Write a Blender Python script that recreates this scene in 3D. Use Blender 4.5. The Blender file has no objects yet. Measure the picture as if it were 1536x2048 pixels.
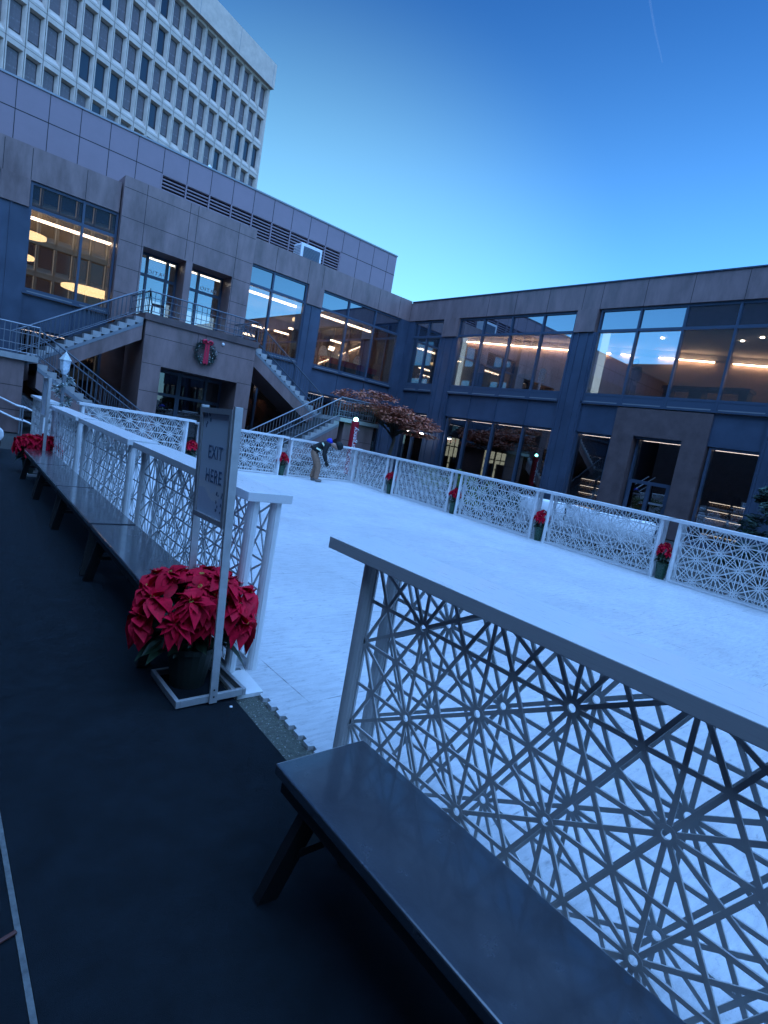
import bpy, math, random
from mathutils import Vector, Matrix
random.seed(7)
R = math.radians
S = bpy.context.scene
COL = S.collection
# ------------------------------------------------------------------ materials
def mat(name, col, rough=0.6, metal=0.0, vary=0.0, scale=8.0, bump=0.0, bscale=60.0, spec=0.5, stretch=(1, 1, 1), detail=6.0, coat=0.0):
    m = bpy.data.materials.new(name); m.use_nodes = True
    nt = m.node_tree; b = nt.nodes['Principled BSDF']
    b.inputs['Base Color'].default_value = (*col, 1); b.inputs['Roughness'].default_value = rough
    b.inputs['Metallic'].default_value = metal; b.inputs['Specular IOR Level'].default_value = spec
    b.inputs['Coat Weight'].default_value = coat; b.inputs['Coat Roughness'].default_value = 0.1
    if vary or bump:
        tc = nt.nodes.new('ShaderNodeTexCoord'); mp = nt.nodes.new('ShaderNodeMapping')
        mp.inputs['Scale'].default_value = stretch
        nt.links.new(tc.outputs['Object'], mp.inputs['Vector'])
    if vary:
        n = nt.nodes.new('ShaderNodeTexNoise'); n.inputs['Scale'].default_value = scale; n.inputs['Detail'].default_value = detail
        n.inputs['Roughness'].default_value = 0.65
        nt.links.new(mp.outputs['Vector'], n.inputs['Vector'])
        r = nt.nodes.new('ShaderNodeMapRange'); r.inputs['From Min'].default_value = 0.3; r.inputs['From Max'].default_value = 0.7
        r.inputs['To Min'].default_value = 1 - vary; r.inputs['To Max'].default_value = 1 + vary
        nt.links.new(n.outputs['Fac'], r.inputs['Value'])
        h = nt.nodes.new('ShaderNodeMix'); h.data_type = 'RGBA'; h.blend_type = 'MULTIPLY'; h.inputs['Factor'].default_value = 1
        h.inputs['A'].default_value = (*col, 1)
        nt.links.new(r.outputs['Result'], h.inputs['B'])
        nt.links.new(h.outputs['Result'], b.inputs['Base Color'])
        r2 = nt.nodes.new('ShaderNodeMapRange'); r2.inputs['From Min'].default_value = 0.3; r2.inputs['From Max'].default_value = 0.7
        r2.inputs['To Min'].default_value = max(0.02, rough - 0.12); r2.inputs['To Max'].default_value = min(1, rough + 0.12)
        nt.links.new(n.outputs['Fac'], r2.inputs['Value']); nt.links.new(r2.outputs['Result'], b.inputs['Roughness'])
    if bump:
        n2 = nt.nodes.new('ShaderNodeTexNoise'); n2.inputs['Scale'].default_value = bscale; n2.inputs['Detail'].default_value = 4
        nt.links.new(mp.outputs['Vector'], n2.inputs['Vector'])
        bp = nt.nodes.new('ShaderNodeBump'); bp.inputs['Strength'].default_value = bump; bp.inputs['Distance'].default_value = 0.01
        nt.links.new(n2.outputs['Fac'], bp.inputs['Height']); nt.links.new(bp.outputs['Normal'], b.inputs['Normal'])
    return m
def emit(name, col, strength):
    m = bpy.data.materials.new(name); m.use_nodes = True
    nt = m.node_tree; nt.nodes.clear()
    e = nt.nodes.new('ShaderNodeEmission'); e.inputs['Color'].default_value = (*col, 1); e.inputs['Strength'].default_value = strength
    o = nt.nodes.new('ShaderNodeOutputMaterial'); nt.links.new(e.outputs[0], o.inputs[0])
    return m
def glass(name, refl, tint, opaque=False):
    m = bpy.data.materials.new(name); m.use_nodes = True
    nt = m.node_tree; nt.nodes.clear()
    t = nt.nodes.new('ShaderNodeBsdfDiffuse' if opaque else 'ShaderNodeBsdfTransparent'); t.inputs[0].default_value = (*tint, 1)
    g = nt.nodes.new('ShaderNodeBsdfGlossy'); g.inputs['Roughness'].default_value = 0.0; g.inputs['Color'].default_value = (.9, .95, 1, 1)
    lw = nt.nodes.new('ShaderNodeLayerWeight'); lw.inputs['Blend'].default_value = 0.5
    mr = nt.nodes.new('ShaderNodeMapRange'); mr.inputs['To Min'].default_value = refl; mr.inputs['To Max'].default_value = min(1, refl + 0.55)
    nt.links.new(lw.outputs['Facing'], mr.inputs['Value'])
    mx = nt.nodes.new('ShaderNodeMixShader'); nt.links.new(mr.outputs[0], mx.inputs[0])
    nt.links.new(t.outputs[0], mx.inputs[1]); nt.links.new(g.outputs[0], mx.inputs[2])
    o = nt.nodes.new('ShaderNodeOutputMaterial'); nt.links.new(mx.outputs[0], o.inputs[0])
    return m
M = {}
M['asphalt'] = mat('asphalt', (.035, .037, .036), .85, vary=.5, scale=30, bump=.6, bscale=220)
M['wetasphalt'] = None
M['carpet'] = mat('carpet', (.0115, .018, .0245), .95, vary=.30, scale=7, bump=.8, bscale=700, spec=.15)
M['whitepaint'] = mat('white paint', (.70, .70, .70), .38, vary=.05, scale=14)
M['counter'] = mat('counter laminate', (.66, .66, .67), .35, vary=.05, scale=9, stretch=(1, 14, 30), spec=.5)
M['board'] = mat('white board', (.8, .8, .8), .12, vary=.06, scale=10)
M['bench'] = mat('bench lacquer', (.038, .043, .054), .17, vary=.14, scale=7, bump=.06, bscale=55, spec=1.0, coat=1.0)
M['benchleg'] = mat('bench leg', (.012, .012, .013), .5)
M['alu'] = mat('brushed aluminium', (.46, .46, .47), .42, metal=.35, vary=.12, scale=18)
M['steel'] = mat('painted rail steel', (.22, .24, .27), .45, metal=.3)
M['railblue'] = mat('dark rail steel', (.10, .12, .15), .45, metal=.3)
M['granite'] = mat('red brown granite', (.225, .150, .145), .40, vary=.30, scale=2.4, bump=.05, bscale=300, stretch=(1, 1, .3))
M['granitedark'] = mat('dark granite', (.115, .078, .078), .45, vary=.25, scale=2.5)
M['panel'] = mat('grey metal panel', (.255, .188, .215), .5, vary=.07, scale=1.3)
M['joint'] = mat('panel joint', (.02, .02, .025), .8)
M['bluemetal'] = mat('dark anodised metal', (.057, .080, .125), .40, metal=.1, vary=.2, scale=.9)
M['mullion'] = mat('mullion metal', (.06, .085, .13), .4, metal=.2)
M['sill'] = mat('pale sill metal', (.25, .26, .28), .4, metal=.3)
M['concrete'] = mat('precast concrete', (.54, .425, .365), .85, vary=.16, scale=1.1, bump=.2, bscale=30)
M['tanconcrete'] = mat('tan concrete', (.30, .25, .19), .85, vary=.15, scale=1.5)
M['stairstone'] = mat('stair stone', (.36, .36, .36), .8, vary=.2, scale=4)
M['treadstone'] = mat('stair tread', (.10, .105, .11), .8, vary=.2, scale=4)
M['glass'] = glass('window glass', .28, (.80, .77, .74))
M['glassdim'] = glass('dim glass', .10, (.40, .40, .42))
M['doorglass'] = glass('patio door glass', .26, (.6, .65, .7))
M['spandrel'] = glass('spandrel glass', .26, (.016, .024, .045), True)
M['towerglass'] = mat('tower window blind', (.15, .115, .12), .22, vary=.12, scale=3, spec=.6)
M['towerglass2'] = mat('tower window dark', (.022, .028, .045), .06, spec=.9)
M['roof'] = mat('roof membrane', (.2, .2, .2), .9)
M['inwall'] = mat('interior wall', (.20, .15, .125), .8, vary=.08, scale=2)
M['inceil'] = mat('interior ceiling', (.30, .27, .24), .9)
M['inwallwarm'] = mat('warm lounge wall', (.42, .29, .22), .8, vary=.08, scale=2)
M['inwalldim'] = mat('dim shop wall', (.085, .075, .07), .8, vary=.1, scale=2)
M['infloor'] = mat('interior floor', (.10, .085, .07), .6)
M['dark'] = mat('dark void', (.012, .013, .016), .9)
M['strip'] = emit('strip light', (1, .76, .54), 6.5)
M['cove'] = emit('cove light', (1, .72, .50), 17)
M['shelflight'] = emit('shelf light', (1, .85, .62), 3.5)
M['striplow'] = emit('low strip light', (1, .82, .68), 5)
M['ring'] = emit('pendant ring', (1, .70, .36), 1.6)
M['litwin'] = emit('daylit far window', (.85, .88, .62), .9)
M['spot'] = emit('soffit spot', (1, .93, .82), 22)
M['teal'] = emit('beacon lamp', (.25, 1, .85), 8)
M['glowpanel'] = emit('glowing white panel', (.62, .84, 1.0), .55)  # emission in place of light falling on blinds and partitions, no lamp
M['red'] = mat('poinsettia red', (.56, .006, .034), .6, vary=.32, scale=26, spec=.12)
M['leaf'] = mat('dark leaf', (.018, .045, .022), .5, vary=.4, scale=30)
M['yellow'] = mat('stamen yellow', (.45, .33, .06), .6)
M['pot'] = mat('green foil pot', (.012, .06, .035), .3, vary=.3, scale=40)
M['potdark'] = mat('dark pot', (.012, .018, .014), .6)
M['maple'] = mat('maple leaf', (.40, .13, .075), .75, vary=.5, scale=4)
M['bark'] = mat('bark', (.12, .095, .075), .9, vary=.3, scale=20)
M['evergreen'] = mat('evergreen needles', (.025, .06, .042), .7, vary=.45, scale=9)
M['hedge'] = mat('yellow green hedge', (.11, .15, .028), .7, vary=.45, scale=12)
M['frost'] = mat('frosted leaf', (.55, .60, .60), .6, vary=.3, scale=30)
M['wreath'] = mat('wreath needles', (.05, .10, .09), .7, vary=.5, scale=40)
M['ribbon'] = mat('red ribbon', (.5, .012, .05), .45, vary=.2, scale=30)
M['redpaint'] = mat('red paint', (.33, .01, .025), .35, vary=.1, scale=8)
M['signface'] = None
M['whiteplastic'] = mat('white plastic', (.75, .76, .78), .4, vary=.06, scale=5)
M['blackcloth'] = mat('black cloth', (.007, .009, .011), .85, vary=.3, scale=30)
M['bluecloth'] = mat('blue cloth', (.01, .03, .45), .7, vary=.25, scale=30)
M['reflect'] = mat('reflective tape', (.75, .85, .65), .4)
M['tan'] = mat('tan trousers', (.26, .15, .10), .85, vary=.3, scale=18)
M['skin'] = mat('skin', (.35, .2, .15), .6)
M['boot'] = mat('grey boots', (.16, .15, .14), .7)
M['rubber'] = mat('rubber', (.02, .02, .02), .8)
M['chairwhite'] = mat('white chair shell', (.88, .90, .92), .3)
M['textblue'] = mat('sign lettering', (.10, .17, .29), .5)
M['textwhite'] = mat('white lettering', (.8, .82, .85), .5)
M['redcloth'] = mat('red tablecloth', (.6, .015, .03), .7)
M['furniture'] = mat('dark furniture', (.035, .035, .04), .6)
M['bottles'] = mat('bottle rows', (.32, .22, .15), .35, vary=.9, scale=7, stretch=(1, 3, 1))
M['fridgewhite'] = mat('shelf edge', (.5, .5, .45), .5)
M['brownthing'] = mat('rusty brown', (.09, .03, .025), .6)
M['edge'] = mat('carpet edge strip', (.11, .12, .12), .6, vary=.4, scale=40)
M['lampglass'] = mat('frosted lamp glass', (.62, .70, .76), .25, vary=.15, scale=20)
def rink_material():
    m = bpy.data.materials.new('synthetic ice'); m.use_nodes = True
    nt = m.node_tree; b = nt.nodes['Principled BSDF']; L = nt.links.new; N = nt.nodes.new
    tc = N('ShaderNodeTexCoord')
    def noise(scale, sc=(1, 1, 1), det=6, rot=0.0):
        mp = N('ShaderNodeMapping'); mp.inputs['Scale'].default_value = sc; mp.inputs['Rotation'].default_value = (0, 0, rot)
        L(tc.outputs['Object'], mp.inputs['Vector'])
        n = N('ShaderNodeTexNoise'); n.inputs['Scale'].default_value = scale; n.inputs['Detail'].default_value = det; n.inputs['Roughness'].default_value = .7
        L(mp.outputs[0], n.inputs['Vector']); return n.outputs['Fac']
    def rng(s, a, c, lo, hi):
        r = N('ShaderNodeMapRange'); r.inputs['From Min'].default_value = a; r.inputs['From Max'].default_value = c
        r.inputs['To Min'].default_value = lo; r.inputs['To Max'].default_value = hi; L(s, r.inputs['Value']); return r.outputs[0]
    def mul(a, c):
        k = N('ShaderNodeMath'); k.operation = 'MULTIPLY'; L(a, k.inputs[0]); L(c, k.inputs[1]); return k.outputs[0]
    big = rng(noise(.7), .3, .7, .84, 1.04)
    streak = rng(noise(5, (1, 6, 1), 8, R(8)), .34, .56, .80, 1.0)
    scuff = rng(noise(11, (1, 2.5, 1), 7, R(-30)), .30, .44, .60, 1.0)
    fine = rng(noise(90), .3, .7, .93, 1.05)
    br = N('ShaderNodeTexBrick'); br.offset = .5; br.inputs['Scale'].default_value = 1.0
    br.inputs['Mortar Size'].default_value = .0045; br.inputs['Brick Width'].default_value = 1.24; br.inputs['Row Height'].default_value = 1.24
    br.inputs['Color1'].default_value = (1, 1, 1, 1); br.inputs['Color2'].default_value = (.955, .955, .955, 1); br.inputs['Mortar'].default_value = (.32, .32, .34, 1)
    L(tc.outputs['Object'], br.inputs['Vector'])
    brk = rng(noise(1.6), .47, .60, 0, 1)
    mx = N('ShaderNodeMix'); mx.data_type = 'FLOAT'; L(brk, mx.inputs['Factor']); mx.inputs['A'].default_value = 1
    bw = N('ShaderNodeRGBToBW'); L(br.outputs['Color'], bw.inputs[0]); L(bw.outputs[0], mx.inputs['B'])
    v = mul(mul(mul(mul(big, streak), scuff), fine), mx.outputs[0])
    cm = N('ShaderNodeMix'); cm.data_type = 'RGBA'; cm.blend_type = 'MULTIPLY'; cm.inputs['Factor'].default_value = 1
    cm.inputs['A'].default_value = (.665, .675, .69, 1); L(v, cm.inputs['B']); L(cm.outputs['Result'], b.inputs['Base Color'])
    L(rng(noise(3), .3, .7, .32, .55), b.inputs['Roughness'])
    bp = N('ShaderNodeBump'); bp.inputs['Strength'].default_value = .25; bp.inputs['Distance'].default_value = .004
    L(noise(120), bp.inputs['Height']); L(bp.outputs[0], b.inputs['Normal'])
    return m
M['rink'] = rink_material()
def speckle():
    m = mat('speckled asphalt', (.085, .095, .078), .75, vary=.5, scale=40, bump=1.0, bscale=140)
    nt = m.node_tree; b = nt.nodes['Principled BSDF']; L = nt.links.new; N = nt.nodes.new
    tc = N('ShaderNodeTexCoord'); v = N('ShaderNodeTexNoise'); v.inputs['Scale'].default_value = 95; v.inputs['Detail'].default_value = 2; L(tc.outputs['Object'], v.inputs['Vector'])
    r = N('ShaderNodeMapRange'); r.inputs['From Min'].default_value = .62; r.inputs['From Max'].default_value = .70; L(v.outputs['Fac'], r.inputs['Value'])
    mx = N('ShaderNodeMix'); mx.data_type = 'RGBA'; old = b.inputs['Base Color'].links[0].from_socket
    L(r.outputs[0], mx.inputs['Factor']); L(old, mx.inputs['A']); mx.inputs['B'].default_value = (.36, .37, .34, 1); L(mx.outputs['Result'], b.inputs['Base Color'])
    return m
M['wetasphalt'] = speckle()
# ------------------------------------------------------------------ mesh helpers
class MB:
    def __init__(s): s.v = []; s.f = []; s.m = []; s.mi = 0
    def add(s, vs, fs):
        o = len(s.v); s.v += [tuple(p) for p in vs]; s.f += [tuple(i + o for i in f) for f in fs]; s.m += [s.mi] * len(fs); return s
    def box(s, x0, x1, y0, y1, z0, z1):
        return s.add([(x0, y0, z0), (x1, y0, z0), (x1, y1, z0), (x0, y1, z0), (x0, y0, z1), (x1, y0, z1), (x1, y1, z1), (x0, y1, z1)],
                     [(0, 3, 2, 1), (4, 5, 6, 7), (0, 1, 5, 4), (1, 2, 6, 5), (2, 3, 7, 6), (3, 0, 4, 7)])
    def bar(s, a, b, w, t, up=(0, 0, 1)):      # rectangular bar a->b, w sideways, t along up
        a = Vector(a); b = Vector(b); d = (b - a).normalized(); u = Vector(up)
        sd = d.cross(u)
        if sd.length < 1e-5: sd = d.cross(Vector((1, 0, 0)))
        sd.normalize(); u = sd.cross(d).normalized()
        vs = []
        for p in (a, b):
            for i, j in ((-1, -1), (1, -1), (1, 1), (-1, 1)): vs.append(p + sd * (w / 2 * i) + u * (t / 2 * j))
        return s.add(vs, [(0, 1, 2, 3), (7, 6, 5, 4), (0, 4, 5, 1), (1, 5, 6, 2), (2, 6, 7, 3), (3, 7, 4, 0)])
    def tube(s, pts, r, n=8, cap=True):
        pts = [Vector(p) for p in pts]; rr = r if isinstance(r, (list, tuple)) else [r] * len(pts)
        vs = []; fs = []; prev = None
        for i, p in enumerate(pts):
            d = (pts[min(i + 1, len(pts) - 1)] - pts[max(i - 1, 0)]).normalized()
            if prev is None:
                a = d.cross(Vector((0, 0, 1)))
                if a.length < .01: a = d.cross(Vector((1, 0, 0)))
            else: a = prev - d * prev.dot(d)
            a.normalize(); prev = a; b = d.cross(a)
            for k in range(n):
                t = 2 * math.pi * k / n; vs.append(p + (a * math.cos(t) + b * math.sin(t)) * rr[i])
        for i in range(len(pts) - 1):
            for k in range(n): fs.append((i * n + k, i * n + (k + 1) % n, (i + 1) * n + (k + 1) % n, (i + 1) * n + k))
        if cap: fs.append(tuple(range(n - 1, -1, -1))); fs.append(tuple((len(pts) - 1) * n + k for k in range(n)))
        return s.add(vs, fs)
    def lathe(s, prof, n=16, c=(0, 0, 0)):
        vs = []; fs = []
        for r, z in prof:
            for k in range(n): t = 2 * math.pi * k / n; vs.append((c[0] + r * math.cos(t), c[1] + r * math.sin(t), c[2] + z))
        for i in range(len(prof) - 1):
            for k in range(n): fs.append((i * n + k, i * n + (k + 1) % n, (i + 1) * n + (k + 1) % n, (i + 1) * n + k))
        fs.append(tuple(range(n - 1, -1, -1))); fs.append(tuple((len(prof) - 1) * n + k for k in range(n)))
        return s.add(vs, fs)
    def prism(s, poly, y0, y1):                 # polygon in (x, z) extruded along y
        n = len(poly)
        vs = [(x, y0, z) for x, z in poly] + [(x, y1, z) for x, z in poly]
        fs = [tuple(range(n)), tuple(range(2 * n - 1, n - 1, -1))] + [(i, i + n, (i + 1) % n + n, (i + 1) % n) for i in range(n)]
        return s.add(vs, fs)
    def slab(s, poly, z0, z1):                  # polygon in (x, y) extruded along z
        n = len(poly)
        vs = [(x, y, z0) for x, y in poly] + [(x, y, z1) for x, y in poly]
        fs = [tuple(range(n - 1, -1, -1)), tuple(range(n, 2 * n))] + [(i, (i + 1) % n, (i + 1) % n + n, i + n) for i in range(n)]
        return s.add(vs, fs)
    def build(s, name, m, parent=None, smooth=False, local=False, bevel=0):
        me = bpy.data.meshes.new(name)
        off = Vector((0, 0, 0))
        if parent is not None and not local: off = world_loc(parent)
        me.from_pydata([tuple(Vector(p) - off) for p in s.v], [], s.f)
        ms = m if isinstance(m, (list, tuple)) else [m]
        for k in ms: me.materials.append(k)
        if len(ms) > 1: me.polygons.foreach_set('material_index', s.m)
        if smooth: me.polygons.foreach_set('use_smooth', [True] * len(me.polygons))
        me.update()
        o = bpy.data.objects.new(name, me); COL.objects.link(o)
        if parent is not None: o.parent = parent
        if bevel:
            b = o.modifiers.new('bevel', 'BEVEL'); b.width = bevel; b.segments = 2; b.limit_method = 'ANGLE'
        return o
def world_loc(o):
    v = Vector((0, 0, 0))
    while o is not None: v += Vector(o.location); o = o.parent
    return v
def tag(o, label=None, cat=None, group=None, kind=None):
    if label: o['label'] = label
    if cat: o['category'] = cat
    if group: o['group'] = group
    if kind: o['kind'] = kind
    return o
def thing(name, loc, label, cat, group=None, rz=0.0):
    o = bpy.data.objects.new(name, None); COL.objects.link(o); o.empty_display_size = .2
    o.location = loc; o.rotation_euler = (0, 0, rz)
    return tag(o, label, cat, group)
def dup(root, loc, rz=0.0, label=None, group=None, sc=None):
    r = root.copy(); COL.objects.link(r); r.location = loc; r.rotation_euler = (0, 0, rz)
    if sc: r.scale = sc
    if label: r['label'] = label
    if group: r['group'] = group
    def kids(src, dst):
        for ch in list(src.children):
            c = ch.copy(); COL.objects.link(c); c.parent = dst; kids(ch, c)
    kids(root, r)
    return r
def struct(o): o['kind'] = 'structure'; return o
def text(name, body, size, m, parent, loc, rot, ext=.002, mirror=False, spacing=1.0, font_w=1.0, bold=0.0):
    cu = bpy.data.curves.new(name, 'FONT'); cu.body = body; cu.size = size; cu.extrude = ext; cu.offset = size * bold; cu.align_x = 'CENTER'; cu.align_y = 'CENTER'
    cu.space_character = spacing
    t = bpy.data.objects.new(name, cu); COL.objects.link(t)
    bpy.context.view_layer.update()
    me = bpy.data.meshes.new_from_object(t.evaluated_get(bpy.context.evaluated_depsgraph_get()))
    bpy.data.objects.remove(t)
    mtx = Matrix.Diagonal((-font_w if mirror else font_w, 1, 1, 1)); me.transform(mtx)
    if mirror: me.flip_normals()
    me.materials.clear(); me.materials.append(m)
    o = bpy.data.objects.new(name, me); COL.objects.link(o); o.parent = parent
    o.location = Vector(loc) - world_loc(parent); o.rotation_euler = rot
    return o
# ------------------------------------------------------------------ camera
CF, CYAW, CPIT, CROLL, CH = 1108.673, R(41.2389), R(-7.47605), R(10.1013), 1.6
_f = Vector((math.sin(CYAW) * math.cos(CPIT), math.cos(CYAW) * math.cos(CPIT), math.sin(CPIT)))
_r = Vector((math.cos(CYAW), -math.sin(CYAW), 0)); _u = _r.cross(_f)
_r2 = math.cos(CROLL) * _r + math.sin(CROLL) * _u; _u2 = -math.sin(CROLL) * _r + math.cos(CROLL) * _u
def project(p):
    v = Vector(p) - Vector((0, 0, CH)); z = v.dot(_f)
    return (768 + CF * v.dot(_r2) / z, 1024 - CF * v.dot(_u2) / z, z)
cd = bpy.data.cameras.new('camera'); cam = bpy.data.objects.new('camera', cd); COL.objects.link(cam)
cam.matrix_world = Matrix(((_r2.x, _u2.x, -_f.x, 0), (_r2.y, _u2.y, -_f.y, 0), (_r2.z, _u2.z, -_f.z, CH), (0, 0, 0, 1)))
cd.sensor_fit = 'HORIZONTAL'; cd.sensor_width = 36; cd.lens = CF / 1536 * 36; cd.clip_start = .05; cd.clip_end = 12000
S.camera = cam
# ------------------------------------------------------------------ setting
g = MB().box(-400, 400, -400, 400, -.5, -.03).build('ground', M['asphalt']); struct(g)
SK = .034
def lx(Y, base): return base + SK * (Y - 2.7)
# rink floor: toothed interlocking edge on the carpet side
poly = []; y = -7.0; k = 0
while y < 14.75:
    x = lx(y, 1.648)
    a = .012
    if k % 2 == 0: poly += [(x + a, y + .008), (x + a + .004, y + .042)]
    else: poly += [(x - a - .004, y - .004), (x - a, y + .052)]
    y += .052; k += 1
poly += [(lx(14.7, 1.64), 14.8), (11.35, 14.8), (9.55, -7.0)]
poly = poly[::-1]
struct(MB().slab(poly, -.025, .0).build('ice_rink_floor', M['rink']))
struct(MB().slab([(1.0, -7.2), (1.9, -7.2), (2.6, 14.9), (1.75, 14.9)], -.029, -.024).build('asphalt_strip', M['wetasphalt']))
struct(MB().slab([(.28, -7), (lx(-7, 1.476), -7), (lx(14, 1.476), 14), (.38, 14)], -.029, -.004).build('carpet_walkway', M['carpet']))
struct(MB().slab([(-4.5, -7), (.261, -7), (.361, 14), (-4.5, 14)], -.029, -.006).build('side_walkway', M['carpet']))
struct(MB().slab([(.262, -7), (.278, -7), (.378, 14), (.362, 14)], -.029, -.003).build('carpet_edge_strip', M['edge']))
# ------------------------------------------------------------------ rink barriers
PA = .385; PC = PA * math.sqrt(3) / 2
def lattice_bm(x0, x1, z0, z1, yc, ox, bw=.0142):
    mb = MB(); RO, RI = .0275, .0140
    pts = []
    for i in range(-2, int((x1 - x0) / PC) + 4):
        for j in range(-3, 5):
            pts.append((ox + PC * i, .313 + PA * (j + (.5 if i % 2 else 0))))
    inside = lambda p: x0 - 1e-6 <= p[0] <= x1 + 1e-6 and z0 <= p[1] <= z1
    hubs = [p for p in pts if inside(p)]
    for fi, (ang, step) in enumerate(((90, PA), (30, PA), (150, PA), (0, PA * 3 ** .5), (60, PA * 3 ** .5), (120, PA * 3 ** .5))):
        dx, dz = math.cos(R(ang)), math.sin(R(ang)); th = .0050 + .0005 * fi
        for p in pts:
            t0, t1 = RO * .8, step - RO * .8
            for o, d, lo, hi in ((p[0], dx, x0, x1), (p[1], dz, z0, z1)):
                if abs(d) < 1e-9:
                    if o < lo or o > hi: t1 = -1
                else:
                    a, b = (lo - o) / d, (hi - o) / d
                    if a > b: a, b = b, a
                    t0 = max(t0, a); t1 = min(t1, b)
            if t1 - t0 < .004: continue
            mb.bar((p[0] + dx * t0, yc, p[1] + dz * t0), (p[0] + dx * t1, yc, p[1] + dz * t1), bw, th, up=(0, 1, 0))
    n = 14
    for p in hubs:
        vs = []
        for yy in (yc - .0042, yc + .0042):
            for r in (RO, RI):
                for k in range(n):
                    x = p[0] + r * math.cos(2 * math.pi * k / n); z = p[1] + r * math.sin(2 * math.pi * k / n)
                    vs.append((min(max(x, x0), x1), yy, z))
        fs = []
        for k in range(n):
            q = (k + 1) % n
            fs += [(k, q, n + q, n + k), (2 * n + k, 3 * n + k, 3 * n + q, 2 * n + q), (k, 2 * n + k, 2 * n + q, q), (n + k, n + q, 3 * n + q, 3 * n + k)]
        mb.add(vs, fs)
    return mb
CT = 1.11
def barrier(name, loc, rz, L, label, group, over0=.17, over1=.17, zs=1.0, cz=CT, bw=.0118):
    t = thing(name, loc, label, 'barrier', group, rz); t.scale = (1, 1, zs)
    MB().box(-over0, L + over1, -.147, .147, cz - .055, cz).build('counter', M['counter'], t, local=True, bevel=.003)
    for x in (.037, L - .037):
        for yy in (-.075, .075):
            pb = MB().tube([(x, yy, 0), (x, yy, cz - .056)], .036, 14)
            pb.box(x - .036, x + .036, yy - .012, yy + .012, 0, cz - .057)
            pb.build('post', M['whitepaint'], t, smooth=False, local=True)
    for yy in (-.075, .075):
        lattice_bm(.074, L - .074, .045, cz - .05, yy, .074, bw).build('lattice_panel', M['whitepaint'], t, local=True)
        MB().box(.074, L - .074, yy - .012, yy + .012, .018, .046).build('bottom_rail', M['whitepaint'], t, local=True)
    return t
UL = 2.42
LG = 'white lattice barriers round the rink'
ang = math.atan2(1, SK)
bar0 = barrier('rink_barrier', (1.655, 1.852, 0), -math.pi / 2, UL, 'nearest lattice barrier right behind the front black bench', LG, over0=.215, bw=.0152)
yA = 2.965
def lc(Y): return 1.665 + SK * (Y - 2.96)
bl = barrier('rink_barrier', (lc(yA), yA, 0), ang, UL, 'lattice barrier behind the exit sign, starting at the gap in the rink fence', LG, over0=.03, cz=1.155, bw=.0135)
nB = [('lattice barrier behind the middle benches, second beyond the exit sign', 2.83), ('lattice barrier behind the farthest bench, third beyond the exit sign', 5.66)]
for lab, d in nB: dup(bl, (lc(yA + d), yA + d, 0), ang, lab)
dup(bl, (2.13, 13.06, 0), math.atan2(4, .23), 'lattice barrier by the far left gap, in front of the metal ramp handrails')
for ch in COL.objects:
    pass
# far side
fa = barrier('rink_barrier', (2.95, 14.45, 0), 0, 2.5, 'far side lattice barrier, leftmost, below the left stair foot', LG, over0=.06, cz=1.12, zs=1.07)
dup(fa, (5.76, 14.45, 0), 0, 'far side lattice barrier directly beside the exit sign edge, in front of the wreath doorway', sc=(1, 1, 1.03))
dup(fa, (8.53, 14.45, 0), 0, 'far side lattice barrier behind the stooping worker, reaching the far corner', sc=(.985, 1, 1.005))
# right side
ra = Vector((11.03, 14.49)); rb = Vector((10.10, 2.5)); rd = (rb - ra).normalized(); rang = math.atan2(rd.y, rd.x)
def rpt(s): p = ra + rd * s; return (p.x + .075, p.y, 0)
rs = barrier('rink_barrier', rpt(.06), rang, 1.85, 'short lattice barrier on the right side, touching the far corner', LG, over0=.05)
rl = barrier('rink_barrier', rpt(2.27), rang, 2.5, 'right side lattice barrier in front of the maple tree and hedge', LG)
for s, lab in ((5.06, 'right side lattice barrier in front of the lit lobby windows and yellow green hedge'),
               (7.87, 'right side lattice barrier in front of the white curved outdoor sofa'),
               (10.62, 'right side lattice barrier nearest the camera, below the evergreen shrub'),
               (13.4, 'right side lattice barrier past the frame edge')):
    if s < 13: dup(rl, rpt(s), rang, lab)
MB().slab([(1.50, 2.69), (1.665, 2.69), (1.69, 2.99), (1.51, 2.99)], -.02, .004).build('base_board', M['board'])
tag(bpy.data.objects['base_board'], 'glossy white board on the ground under the end post behind the exit sign', 'board')
# ------------------------------------------------------------------ benches
def make_bench(loc, rz, L, label):
    t = thing('bench', loc, label, 'bench', 'black benches beside the rink', rz)
    MB().box(0, L, -.187, .187, .437, .475).build('seat', M['bench'], t, local=True, bevel=.006)
    a = MB(); a.box(.03, L - .03, -.170, -.150, .385, .4365); a.box(.03, L - .03, .150, .170, .385, .4365)
    a.build('apron', M['benchleg'], t, local=True)
    for x, sg in ((.16, -1), (L - .16, 1)):
        for s in (-1, 1):
            MB().bar((x, s * .10, .436), (x + sg * .11, s * .175, 0), .075, .035, up=(1, 0, 0)).build('leg', M['benchleg'], t, local=True)
        MB().bar((x + sg * .055, -.125, .21), (x + sg * .055, .125, .21), .05, .03).build('crossbar', M['benchleg'], t, local=True)
        MB().bar((x + sg * .055, 0, .22), (x - sg * .28, 0, .425), .045, .03, up=(0, 1, 0)).build('brace', M['benchleg'], t, local=True)
    MB().bar((.12, 0, .22), (L - .12, 0, .22), .04, .03).build('stretcher', M['benchleg'], t, local=True)
    return t
b0 = make_bench((1.165, 1.432, 0), -math.pi / 2 - .012, 2.1, 'nearest black bench at the bottom right, in front of the lattice')
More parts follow.
